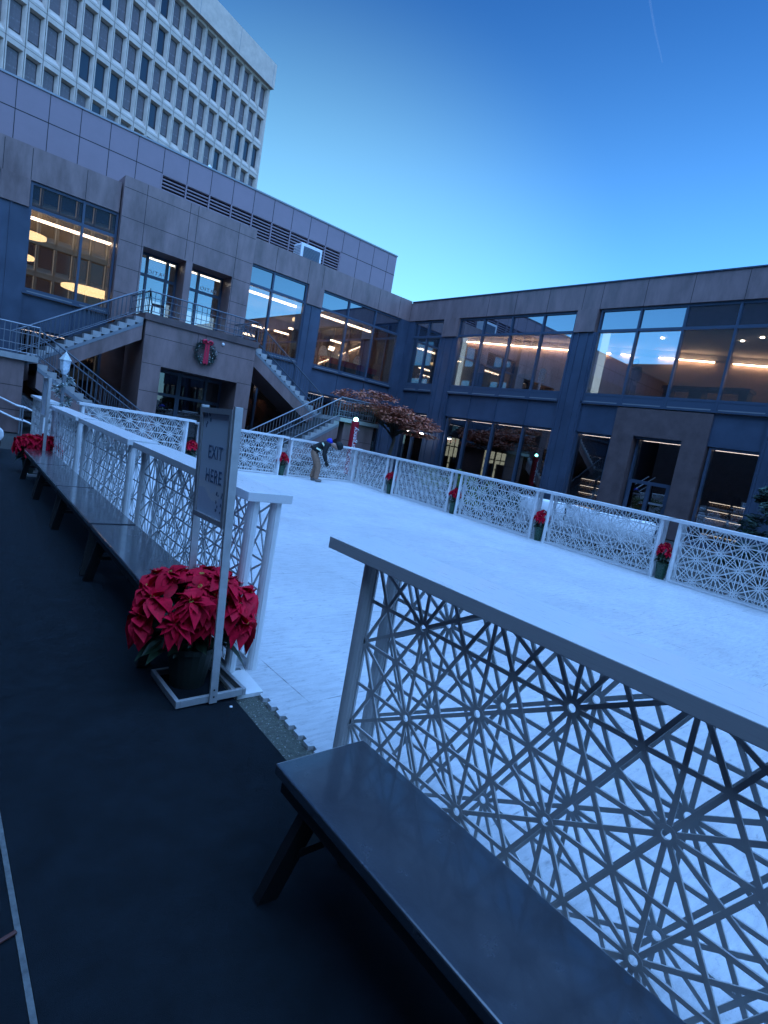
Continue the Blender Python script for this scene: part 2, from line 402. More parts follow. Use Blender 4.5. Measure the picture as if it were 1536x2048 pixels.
for y, lab in ((3.17, 'black bench just behind the large poinsettia'), (5.02, 'black bench second beyond the large poinsettia'),
               (6.84, 'black bench third beyond the large poinsettia'), (8.52, 'farthest black bench, ending at the far red poinsettias')):
    x = 1.30 + SK * (y - 3.1)
    o = dup(b0, (x, y, 0), ang, lab)
    L = {3.17: 1.79, 5.02: 1.78, 6.84: 1.65, 8.52: 1.62}[y]; o.scale = (L / 2.1, 1, 1)
# ------------------------------------------------------------------ poinsettias
def leaf(mb, base, d, length, width, droop, twist=0.0, fold=.18):
    base = Vector(base); d = Vector(d).normalized(); side = d.cross(Vector((0, 0, 1)))
    if side.length < .05: side = Vector((1, 0, 0))
    side.normalize(); up = side.cross(d).normalized()
    q = Matrix.Rotation(twist, 3, d); side = q @ side; up = q @ up
    prof = ((0, .10), (.18, .62), (.42, 1.0), (.62, .86), (.82, .42), (1, .0))
    vs = []; fs = []
    for t, w in prof:
        p = base + d * (t * length) - Vector((0, 0, 1)) * (droop * length * t * t)
        jit = .0
        vs += [p - side * (w * width / 2) + up * (fold * w * width), p, p + side * (w * width / 2) + up * (fold * w * width)]
    for i in range(len(prof) - 1):
        a = 3 * i
        fs += [(a, a + 1, a + 4, a + 3), (a + 1, a + 2, a + 5, a + 4)]
    mb.add(vs, fs)
def bloom(parent, c, nrm, s, rnd):
    nrm = Vector(nrm).normalized(); a = nrm.cross(Vector((0, 0, 1)))
    if a.length < .1: a = Vector((1, 0, 0))
    a.normalize(); b = nrm.cross(a); mb = MB(); c = Vector(c)
    for tier, n, ln, el in ((0, 7, .118, .0), (1, 7, .094, .2), (2, 5, .055, .6)):
        for k in range(n):
            t = 2 * math.pi * (k + .45 * tier) / n + rnd.uniform(-.25, .25)
            d = a * math.cos(t) + b * math.sin(t) + nrm * (el + rnd.uniform(-.15, .15))
            l = ln * s * rnd.uniform(.8, 1.15)
            leaf(mb, c + nrm * (.008 * tier), d, l, l * rnd.uniform(.68, .85), rnd.uniform(.15, .75), rnd.uniform(-.5, .5), rnd.uniform(.05, .25))
    o = mb.build('bloom', M['red'], parent, local=True, smooth=True)
    st = MB()
    for k in range(7):
        t = 2 * math.pi * k / 7; p = c + (a * math.cos(t) + b * math.sin(t)) * .009 * s + nrm * .022
        st.lathe([(.001, -.005), (.004 * s, 0), (.004 * s, .004), (.001, .008)], 5, p)
    st.build('stamens', M['yellow'], o, local=True)
def poinsettia(loc, label, group, big, seed, potm):
    rnd = random.Random(seed)
    t = thing('poinsettia', loc, label, 'plant', group)
    r0, h = (.135, .25) if big else (.105, .30)
    MB().lathe([(r0 * .72, 0), (r0 * .98, h * .86), (r0 * 1.08, h * .88), (r0 * 1.08, h), (r0 * .94, h), (r0 * .9, h * .9), (.01, h * .9)], 20).build('pot', potm, t, local=True)
    fo = MB(); RR = .31 if big else .155
    for k in range(150 if big else 60):
        th = rnd.uniform(0, 6.283); el = rnd.uniform(-.5, .9); z = h + rnd.uniform(.0, .22 if big else .16)
        d = Vector((math.cos(th), math.sin(th), el * .6)); l = rnd.uniform(.10, .17) * (1 if big else .7)
        rr = rnd.uniform(.02, .6) * RR
        if big and math.sin(th) < -.35 and abs(math.cos(th)) < .75: rr *= .35; l *= .8
        leaf(fo, (math.cos(th) * rr, math.sin(th) * rr, z), d, l, l * .58, rnd.uniform(.2, .8), rnd.uniform(-.6, .6))
    for k in range(14 if big else 6):
        th = rnd.uniform(0, 6.283); fo.tube([(0, 0, h * .8), (math.cos(th) * RR * .6, math.sin(th) * RR * .6, h + (.28 if big else .2))], .004, 5)
    fo.build('foliage', M['leaf'], t, local=True, smooth=True)
    if big:
        spec = [(0, 0)] + [(.16, 60 * k) for k in range(6)] + [(.27, 36 * k + 15) for k in range(10)] + [(.30, 45 * k + 40) for k in range(8)]
        for i, (r, a) in enumerate(spec):
            a = R(a + rnd.uniform(-9, 9)); zz = .655 - 1.35 * r * r + rnd.uniform(-.05, .045) - (.11 if i > 16 else 0)
            bx_, by_ = r * math.cos(a), r * math.sin(a)
            if abs(bx_ - .03) < .15 and by_ < -.16: by_ = -.16
            bloom(t, (bx_, by_, zz), (math.cos(a) * r * 3.2, math.sin(a) * r * 3.2, .55 if i <= 16 else .2), rnd.uniform(.9, 1.3), rnd)
    else:
        for i, (r, a, z) in enumerate([(0, 0, .64)] + [(.09, 72 * k, .58) for k in range(5)] + [(.13, 60 * k + 30, .50) for k in range(6)]):
            a = R(a + rnd.uniform(-12, 12))
            bloom(t, (r * math.cos(a), r * math.sin(a), z + rnd.uniform(-.03, .03)), (math.cos(a) * r * 5, math.sin(a) * r * 5, .5), rnd.uniform(.62, .85), rnd)
    return t
poinsettia((1.305, 2.955, -.004), 'large red poinsettia in a dark pot inside the exit sign base', 'red poinsettias', True, 3, M['potdark'])
PG = 'red poinsettias'
gp = [((5.62, 14.40, 0), 'red poinsettia in the far barrier gap just left of the exit sign'), ((8.36, 14.40, 0), 'red poinsettia in the far barrier gap left of the stooping worker')]
for s, lab in ((2.10, 'red poinsettia in the right side gap nearest the far corner, mostly hidden'), (4.93, 'red poinsettia in the right side gap below the lobby windows'),
               (7.72, 'red poinsettia in the right side gap beside the white sofa'), (10.48, 'red poinsettia in the right side gap nearest the camera, in a green pot')):
    p = rpt(s); gp.append(((p[0] - .02, p[1], 0), lab))
first = None
for i, (p, lab) in enumerate(gp):
    if i < 3: base = poinsettia(p, lab, PG, False, 20 + i, M['pot']); first = first or base
    else:
        src = [o for o in COL.objects if o.name.startswith('poinsettia') and o.type == 'EMPTY'][1 + (i % 3)]
        dup(src, p, 1.1 * i, lab)
poinsettia((1.52, 10.75, 0), 'far left red poinsettia, left one of the pair at the end of the benches', PG, True, 31, M['potdark'])
poinsettia((1.80, 10.95, 0), 'far left red poinsettia, right one of the pair at the end of the benches', PG, True, 32, M['potdark'])
for o in [o for o in COL.objects if o.name.startswith('poinsettia') and o.type == 'EMPTY'][-2:]: o.scale = (.72, .72, .95)
# ------------------------------------------------------------------ exit sign stands
def sign_material():
    m = bpy.data.materials.new('winter poster'); m.use_nodes = True
    nt = m.node_tree; b = nt.nodes['Principled BSDF']; N = nt.nodes.new; L = nt.links.new
    tc = N('ShaderNodeTexCoord'); sp = N('ShaderNodeSeparateXYZ'); L(tc.outputs['Generated'], sp.inputs[0])
    n = N('ShaderNodeTexNoise'); n.inputs['Scale'].default_value = 3.2; L(tc.outputs['Generated'], n.inputs['Vector'])
    ad = N('ShaderNodeMath'); ad.operation = 'MULTIPLY_ADD'; L(n.outputs['Fac'], ad.inputs[0]); ad.inputs[1].default_value = .38; L(sp.outputs['Z'], ad.inputs[2])
    cr = N('ShaderNodeValToRGB'); e = cr.color_ramp.elements
    e[0].position = .25; e[0].color = (.70, .78, .92, 1); e[1].position = 1; e[1].color = (.76, .85, .93, 1)
    for p, c in ((.40, (.72, .80, .93)), (.415, (.88, .92, .96)), (.50, (.86, .90, .95)), (.52, (.78, .86, .95)), (.75, (.76, .85, .95))):
        q = e.new(p); q.color = (*c, 1)
    L(ad.outputs[0], cr.inputs[0]); L(cr.outputs[0], b.inputs['Base Color']); b.inputs['Roughness'].default_value = .32
    return m
M['signface'] = sign_material()
def sign_stand(loc, label, seed, words, rz):
    t = thing('sign_stand', loc, label, 'sign', 'metal sign stands by the rink gaps', rz)
    W, D = .40, .44
    f = MB(); f.box(-W / 2, -W / 2 + .022, -D / 2, D / 2, 0, .04); f.box(W / 2 - .022, W / 2, -D / 2, D / 2, 0, .04)
    f.box(-W / 2 + .0225, W / 2 - .0225, -D / 2, -D / 2 + .022, 0, .0397); f.box(-W / 2 + .0225, W / 2 - .0225, D / 2 - .022, D / 2, 0, .0397)
    f.build('base_frame', M['alu'], t, local=True, bevel=.002)
    for s in (-1, 1):
        po = MB().box(-.022, .022, min(s * (D / 2 + .001), s * (D / 2 + .016)), max(s * (D / 2 + .001), s * (D / 2 + .016)), -.003, 1.615).build('post', M['alu'], t, local=True, bevel=.002)
        sc = MB()
        for z in (.035, .075): sc.tube([(0, s * (D / 2 + .0165), z), (0, s * (D / 2 + .0185), z)], .005, 8)
        sc.build('screws', M['dark'], po, local=True)
    h0, h1 = .975, 1.60
    fr = MB(); y0, y1 = -D / 2 + .001, D / 2 - .001
    fr.box(-.030, -.004, y0, y0 + .03, h0, h1); fr.box(-.030, -.004, y1 - .03, y1, h0, h1)
    fr.box(-.030, -.004, y0 + .0301, y1 - .0301, h1 - .03, h1 - .0005); fr.box(-.030, -.004, y0 + .0301, y1 - .0301, h0 + .0005, h0 + .03)
    fr.build('frame', M['alu'], t, local=True)
    bd = MB().box(-.018, -.006, y0 + .031, y1 - .031, h0 + .031, h1 - .031).build('poster', M['signface'], t, local=True)
    if words:
        for w, z in (('EXIT', 1.355), ('HERE', 1.225)):
            text('lettering', w, .104, M['textblue'], bd, (0, 0, 0), (R(90), 0, R(-90)), .0008, spacing=1.10, bold=.006, font_w=.88).location = (-.0192, -.02, z)
    rnd = random.Random(seed)
    for cy, cz, n in ((.13, 1.535, 9), (-.13, 1.09, 16)):     # printed snowflake clusters in two corners
        fl = MB()
        for k in range(n):
            yy = cy + rnd.uniform(-.05, .05); zz = cz + rnd.uniform(-.04, .04) * (1 if cz > 1.3 else 1.6); r = rnd.uniform(.006, .014)
            for q in range(3):
                a = math.pi * q / 3 + k; fl.bar((-.0186, yy - r * math.cos(a), zz - r * math.sin(a)), (-.0186, yy + r * math.cos(a), zz + r * math.sin(a)), .003, .0008 + .0002 * q, up=(1, 0, 0))
        fl.build('snowflake_print', M['textblue'], bd, local=True)
    return t
ss = sign_stand((1.34, 2.885, .004), 'grey metal sign stand reading EXIT HERE above the large poinsettia', 5, True, 0)
ss.rotation_euler = (Matrix.Rotation(R(-2.9), 3, Vector((.66, .75, 0))) @ Matrix.Rotation(-.02, 3, 'Z')).to_euler()   # the stand leans a little
sign_stand((1.66, 10.62, 0), 'distant metal sign stand seen edge on above the far left poinsettias', 6, False, .0)
# ------------------------------------------------------------------ far office wing (facade plane Y = 22)
far = thing('office_wing', (7.6, 22, 0), 'brown granite two storey wing facing the camera, with grey metal upper storey and louvres', 'building')
F0, FH, FT, FS, FSG, FL = 8.50, 7.53, 6.75, 4.22, 4.50, 3.10     # levels: stone top, window head, transom, sill, glass bottom, lower head
mir = lambda x: 15.2 - x
def joints(mb, xs, zs, x0, x1, z0, z1, y):       # dark joints as thin recess strips proud of nothing (2 mm proud)
    for x in xs: mb.box(x - .008, x + .008, y - .003, y + .02, z0, z1)
    for z in zs: mb.box(x0, x1, y - .0025, y + .02, z - .008, z + .008)
wb = MB()
XL = -13.0
wb.box(XL, 5.04, 21.95, 22.6, FH, F0); wb.box(9.98, 18.66, 21.95, 22.6, FH, F0)
wb.box(XL, 18.66, 22.6, 40, F0 - .25, F0 - .02)
jm = MB()
joints(jm, [9.99 + .02, 11.06, 12.63, 13.38, 14.99, 16.6, 17.9, 4.0, 2.48, 1.75, .1, -1.4, -2.8], [], 0, 0, FH, F0 - .05, 21.95)
for x0, x1 in ((12.72, 13.5), (1.70, 2.48), (-3.6, -2.82)):
    wb.box(x0, x1, 21.90, 22.5, FT - .03, FH)
wb.build('stone_parapet', M['granite'], far)
# metal pilasters below the stone caps
for x0, x1 in ((12.70, 13.50), (1.69, 2.50), (-3.58, -2.79)):
    pm = MB(); pm.box(x0, x1, 21.96, 22.7, 0, FT - .03); pm.box(x0 + .32, x0 + .36, 21.93, 21.96, 0, FT - .035); pm.box(x0 + .02, x0 + .06, 21.94, 21.96, 0, FT - .035)
    pm.build('pilaster', M['bluemetal'], far)
pm = MB(); pm.box(18.17, 18.67, 21.96, 22.7, 0, FH); pm.box(18.671, 18.95, 21.90, 22.7, 0, FH); pm.box(18.24, 18.32, 21.93, 21.96, 0, FH - .01); pm.build('corner_pier', M['bluemetal'], far)
MB().box(XL, -3.6, 22.0, 22.7, 0, FH).build('end_pier', M['bluemetal'], far)
def bay(parent, xs, axis, plane, zs, gl_low, spand=True, name='window'):
    """window bay: xs = mullion positions, axis 'x' or 'y' along the facade; plane = outer face"""
    sg = 1
    def bx(mb, a0, a1, d0, d1, z0, z1):
        if axis == 'x': mb.box(a0, a1, plane + d0, plane + d1, z0, z1)
        else: mb.box(plane + d0, plane + d1, a0, a1, z0, z1)
    zh, zt, zsl, zg = zs
    fr = MB(); lo, hi = min(xs), max(xs); w = .035
    for x in xs:
        c = min(max(x, lo + w), hi - w); bx(fr, c - w, c + w, 0, .16, zsl, zh)
    bx(fr, lo + .001, hi - .001, .012, .15, zh - .09, zh - .001); bx(fr, lo + .001, hi - .001, .012, .15, zt - .05, zt + .05)
    bx(fr, lo + .001, hi - .001, .012, .15, zg - .05, zg + .03)
    f = fr.build(name, M['mullion'], parent)
    sl = MB(); bx(sl, lo - .02, hi + .02, -.05, .14, zsl - .09, zsl - .002); bx(sl, lo + .0, hi - .0, .02, .14, zsl, max(zsl + .01, zg - .051))
    sl.build('sill', M['mullion'], f)
    xs2 = sorted(xs)
    rl = MB()
    for a, b in zip(xs2[:-1], xs2[1:]): bx(rl, a + .12, b - .10, -.055, -.02, zsl - .03, zsl + .008)
    rl.build('sill_flashing', M['sill'], f)
    pn = MB(); up = MB()
    for a, b in zip(xs2[:-1], xs2[1:]):
        bx(pn, a + .03, b - .03, .075, .085, zg, zt - .02); bx(up, a + .03, b - .03, .070, .09, zt + .02, zh - .05)
    pn.build('pane', M['glass'], f); up.build('transom_panel', M['spandrel'], f)
    if spand:
        sp = MB(); bx(sp, lo, hi, .06, .3, gl_low + .001, zsl - .10)
        for x in xs: bx(sp, min(max(x, lo + .02), hi - .02) - .02, min(max(x, lo + .02), hi - .02) + .02, .02, .059, gl_low + .0015, zsl - .101)
        sp.build('spandrel_panel', M['bluemetal'], parent)
    return f
def lower(parent, xs, axis, plane, zh, z0=0.0, strips=True, m=None):
    def bx(mb, a0, a1, d0, d1, z0, z1):
        if axis == 'x': mb.box(a0, a1, plane + d0, plane + d1, z0, z1)
        else: mb.box(plane + d0, plane + d1, a0, a1, z0, z1)
    xs = sorted(xs); fr = MB(); lo, hi = xs[0], xs[-1]
    for x in xs:
        c = min(max(x, lo + .04), hi - .04); bx(fr, c - .04, c + .04, .10, .32, z0, zh - .002)
    bx(fr, lo + .001, hi - .001, .11, .31, zh - .07, zh - .003); bx(fr, lo + .001, hi - .001, .11, .31, z0, z0 + .12)
    f = fr.build('shop_window', M['mullion'], parent)
    pn = MB(); st = MB()
    for a, b in zip(xs[:-1], xs[1:]):
        bx(pn, a + .03, b - .03, .20, .21, z0 + .1, zh - .05); bx(st, a + .10, b - .10, .36, .46, zh - .075, zh - .045)
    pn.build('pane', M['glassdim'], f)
    if strips: st.build('strip_light', M['striplow'], f)
ZS = (FH, FT, FS, FSG); ZF = (FH, FT, FS, 4.29)
B_W3 = [13.5, 15.02, 16.6, 18.18]; B_W2 = [9.98, 11.09, 12.72]; B_L = [2.5, 4.01, 5.06]; B_W3m = [-2.8, -1.3, .2, 1.70]
for xs in (B_W3, B_W2, B_L, B_W3m): bay(far, xs, 'x', 22.0, ZF, FL)
for xs in ([13.5, 15.02, 16.6, 18.18], [10.2, 11.09, 12.72], [2.5, 4.01, 5.0], [-2.8, -1.3, .2, 1.70]): lower(far, xs, 'x', 22.0, FL)
# grey metal upper storey, set back, with louvres
US = 23 / 22.0
ux = lambda x: x * US
uz = lambda z: 1.6 + (z - 1.6) * US
pj = [1.94 + .871 * k for k in range(-18, 18)]
ub = MB(); z1 = uz(10.18); z0 = F0 - .2; xr = ux(17.26)
LX0, LX1, LZ0, LZ1 = ux(6.29), ux(14.06), 8.55, uz(9.30)
ub.box(XL, LX0, 23, 38, z0, z1); ub.box(LX1, xr, 23, 38, z0, z1); ub.box(LX0, LX1, 23, 38, LZ1, z1 - .001); ub.box(LX0, LX1, 23.35, 38, z0, LZ1)
ub.build('upper_storey', M['panel'], far)
cp = MB().box(XL - .02, xr + .03, 22.97, 38, z1 + .001, z1 + .06).build('roof_coping', M['sill'], far)
for x in pj:
    x = ux(x)
    if x < XL + .2 or x > xr - .1: continue
    if LX0 < x < LX1: jm.box(x - .011, x + .011, 22.997, 23.02, LZ1 + .01, z1)
    else: jm.box(x - .011, x + .011, 22.997, 23.02, F0, z1)
jm.box(XL, LX0 - .01, 22.9975, 23.02, uz(9.35) - .014, uz(9.35) + .014); jm.box(LX1 + .01, xr, 22.9975, 23.02, uz(9.33) - .014, uz(9.33) + .014)
# louvres
lv = MB(); n = 9; hh = (LZ1 - LZ0) / n
for k in range(n + 1):
    z = LZ0 + hh * k; lv.box(LX0 + .001, LX1 - .001, 23.03, 23.12, z - .023, z + .023)
for x in pj:
    x = ux(x)
    if LX0 - .1 < x < LX1 + .1: lv.box(x - .025, x + .025, 22.985, 23.1, LZ0 - .02, LZ1 + .02)
lv.build('louvre', M['panel'], far)
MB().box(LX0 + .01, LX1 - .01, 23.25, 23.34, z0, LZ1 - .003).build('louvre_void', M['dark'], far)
# projecting stone entrance block with two recessed patio doors
BY, BT = 21.75, 8.72
bl_ = MB()
for x0, x1, zz0, zz1 in ((5.08, 5.88, 4.0, BT), (7.40, 7.64, 4.0, 6.70), (9.20, 9.97, 4.0, BT), (5.88, 9.20, 6.70, BT)):
    bl_.box(x0, x1, BY, 22.9, zz0, zz1)
bl_.box(5.4, 9.8, 21.0, 23.0, 3.95, 4.22)
bl_.build('entrance_block', M['granite'], far)
jj = [5.82, 7.33, 7.62, 9.24]
for x in jj: jm.box(x - .008, x + .008, BY - .003, BY + .01, 6.75 if 5.9 < x < 9.2 else 4.2, BT - .02)
for z in (8.36, 7.42, 6.66, 5.8, 4.95):
    if z > 6.7: jm.box(5.09, 9.94, BY - .0025, BY + .01, z - .008, z + .008)
    else:
        jm.box(5.09, 5.87, BY - .0025, BY + .01, z - .008, z + .008); jm.box(9.21, 9.94, BY - .0025, BY + .01, z - .008, z + .008)
jm.build('panel_joint', M['joint'], far)
GY = 22.55
for x0, x1, xm, tx in ((5.88, 7.40, 7.02, 6.62), (7.64, 9.20, 8.22, 8.62)):
    d = MB()
    for x in (x0 + .04, xm, x1 - .04): d.box(x - .045, x + .045, GY, GY + .12, 4.22, 6.70)
    d.box(x0 + .38, x0 + .46, GY - .005, GY + .12, 4.22, 6.70) if x0 < 6 else None
    for z in (4.26, 5.93, 6.66): d.box(x0 + .001, x1 - .001, GY + .01, GY + .11, z - .05, z + .05)
    dr = d.build('patio_door', M['mullion'], far)
    MB().box(x0 + .05, x1 - .05, GY + .05, GY + .06, 4.25, 6.65).build('pane', M['doorglass'], dr)
    MB().box(x0 + .06, x1 - .06, GY + .30, GY + .33, 4.23, 5.15).build('glow_blind', M['glowpanel'], dr)  # white blind made to glow itself, brightness painted in as emission
    text('door_lettering', 'PATIO', .20, M['textwhite'], dr, (tx + .05, GY + .035, 6.09), (R(90), 0, 0), .001, mirror=True, spacing=1.25)
# balcony: stone porch block below, slab, railing
PY = 19.6
pb = MB()
pb.box(5.64, 6.26, PY, 21.7, 0, 4.02); pb.box(9.0, 9.56, PY, 21.7, 0, 4.02); pb.box(6.26, 9.0, PY, 21.7, 2.64, 4.02)
pb.build('porch', M['granite'], far)
MB().box(5.58, 9.62, PY - .06, 21.70, 4.021, 4.24).build('balcony_slab', M['granitedark'], far)
pj2 = MB()
for x in (7.38, 7.66): pj2.box(x - .008, x + .008, PY - .003, PY + .01, 3.55, 4.0)
for x0, x1 in ((5.65, 9.55),): pj2.box(x0, x1, PY - .0025, PY + .01, 3.54, 3.556)
for x0, x1 in ((5.65, 6.25), (9.01, 9.55)):
    for z in (2.65, 1.75, .9): pj2.box(x0, x1, PY - .0025, PY + .01, z, z + .016)
pj2.build('porch_joint', M['joint'], far)
pd = MB()
for x in (6.30, 7.35, 7.42, 8.4, 8.96): pd.box(x - .04, x + .04, 20.9, 21.0, 0, 2.63)
for z in (1.75, 2.56): pd.box(6.27, 8.99, 20.905, 20.995, z - .05, z + .05)
pdo = pd.build('porch_door', M['mullion'], far)
MB().box(6.3, 8.96, 20.95, 20.96, .05, 2.6).build('pane', M['glassdim'], pdo)
MB().bar((7.62, 20.86, 1.30), (8.2, 20.86, 1.30), .05, .04).build('push_bar', M['sill'], pdo)
# rooms behind the glass
def room(parent, x0, x1, y0, y1, z0, z1, wallm, name='room'):
    r = MB().box(x0, x1, y0, y1, z0 - .06, z0).build(name, M['infloor'], parent)
    MB().box(x0, x1, y0, y1, z1, z1 + .06).build('ceiling', M['inceil'], r)
    w = MB(); w.box(x0, x1, y1 - .05, y1 - .001, z0 + .001, z1 - .001); w.box(x0, x0 + .05, y0, y1 - .051, z0 + .001, z1 - .001); w.box(x1 - .05, x1 - .001, y0, y1 - .051, z0 + .001, z1 - .001)
    w.build('wall', wallm, r)
    return r
r1 = room(far, XL, 18.6, 22.7, 29, 4.2, 7.0, M['inwall'])
s = MB()
for a, b in ((2.5, 5.1), (-2.7, 1.6), (10.2, 13.0), (13.9, 17.2), (6.4, 9.4)):
    s.box(a, b, 22.74, 22.80, 6.63, 6.66); s.box(a, b, 22.98, 23.04, 6.63, 6.66)
s.build('strip_light', M['strip'], r1)
s = MB()
for x, y, z, a in ((13.9, 25.2, 6.05, 1), (15.6, 27.4, 5.95, 1), (17.2, 26.4, 6.3, 1), (18.2, 28, 6.2, 1), (14.6, 28, 6.2, 1), (11.9, 26.5, 5.4, 1), (12.6, 26.5, 5.9, 1)):
    s.box(x, x + .85, y, y + .12, z, z + .07)
s.box(11.8, 11.88, 26.6, 26.68, 4.9, 6.2); s.box(17.9, 19.1 - .6, 27.6, 27.7, 6.0, 6.08); s.box(18.42, 18.5, 27.6, 27.7, 4.9, 6.0)
s.build('strip_light', M['strip'], r1)
s = MB()
for x, y, z, r in ((2.75, 23.9, 6.25, .55), (2.6, 25.5, 5.75, .6), (5.2, 26, 5.25, 1.0), (14.1, 24.2, 6.35, .6)):
    s.lathe([(r * .86, 0), (r, 0), (r, .09), (r * .86, .09), (r * .86, 0)], 28, (x, y, z))
s.build('pendant_ring', M['ring'], r1, smooth=False)
r2 = room(far, XL, 18.6, 22.7, 28, 0, 3.25, M['inwall'])
MB().box(10.3, 12.0, 22.9, 27, 0.01, 2.3).build('lobby_core', mat('orange timber', (.30, .13, .06), .5, vary=.2, scale=4, stretch=(1, 1, 6)), r2)
s = MB()
for x in (6.6, 7.8, 10.6, 11.5): s.box(x, x + .35, 22.85, 22.95, 2.75, 2.82)
s.build('strip_light', M['strip'], r2)
wreath = thing('wreath', (7.66, PY - .06, 3.43), 'round evergreen wreath with a red bow on the stone porch', 'wreath')
rnd = random.Random(4); w = MB()
for k in range(900):
    t = rnd.uniform(0, 6.283); rr = .30 + rnd.gauss(0, .05); c = Vector((rr * math.cos(t), rnd.uniform(-.08, .03), rr * math.sin(t)))
    d = Vector((math.cos(t) + rnd.uniform(-1, 1), rnd.uniform(-1, .2), math.sin(t) + rnd.uniform(-1, 1))); leaf(w, c, d, .10, .02, .1)
w.build('greenery', M['wreath'], wreath, local=True)
w = MB()
for k in range(40):
    t = rnd.uniform(0, 6.283); rr = .30 + rnd.gauss(0, .05); c = Vector((rr * math.cos(t), -.11, rr * math.sin(t))); w.lathe([(.002, -.014), (.016, 0), (.002, .014)], 6, c)
w.build('frosted_cones', M['frost'], wreath, local=True)
bw = MB()
for sx in (-1, 1):
    bw.tube([(0, -.12, .33), (sx * .09, -.17, .40), (sx * .16, -.15, .37), (sx * .15, -.13, .29), (0, -.12, .31)], [.02, .045, .05, .04, .02], 8)
    bw.add([(sx * .01, -.14, .30), (sx * .075, -.15, .28), (sx * .09, -.13, -.36), (sx * .045, -.14, -.41), (sx * .005, -.135, -.36)], [(0, 1, 2, 3, 4)])
    bw.add([(sx * .01, -.128, .30), (sx * .075, -.138, .28), (sx * .09, -.118, -.36), (sx * .045, -.128, -.41), (sx * .005, -.123, -.36)], [(4, 3, 2, 1, 0)])
bw.lathe([(.01, -.04), (.05, -.02), (.05, .02), (.01, .04)], 10, (0, -.14, .33))
bw.build('bow', M['ribbon'], wreath, local=True, smooth=True)
cam_ = thing('security_camera', (8.28, PY, 3.86), 'small pale security camera beside the wreath on the porch', 'camera')
MB().lathe([(.035, 0), (.05, .01), (.05, .05), (.03, .07)], 12).build('mount', M['whiteplastic'], cam_, local=True)
MB().lathe([(.004, -.055), (.03, -.045), (.045, -.015), (.045, 0)], 12).build('dome', M['lampglass'], cam_, local=True)
for c in cam_.children: c.rotation_euler = (R(90), 0, 0)
# railings
def railing(parent, pts, h=.72, step=.125, grid=False, name='railing', m=None):
    mb = MB()
    for a, b in zip(pts[:-1], pts[1:]):
        a = Vector(a); b = Vector(b); L = (b - a).length; up = Vector((0, 0, 1))
        hd = Vector((b.x - a.x, b.y - a.y, 0)).length; n = max(2, int(hd / step))
        mb.tube([a + up * h, b + up * h], .024, 6); mb.tube([a + up * .08, b + up * .08], .014, 6)
        if grid:
            for f in (.36, .72): mb.tube([a + up * h * f, b + up * h * f], .011, 5)
        for k in range(n + 1):
            p = a + (b - a) * (k / n); r = .020 if k in (0, n) else .010
            mb.tube([p + up * (0 if k in (0, n) else .08), p + up * h], r, 5)
    return mb.build(name, m or M['railblue'], parent)
railing(far, [(5.68, 21.6, 4.24), (5.68, PY + .05, 4.24), (9.52, PY + .05, 4.24), (9.52, 21.6, 4.24)], h=.70, step=.17, grid=True, name='balcony_railing')
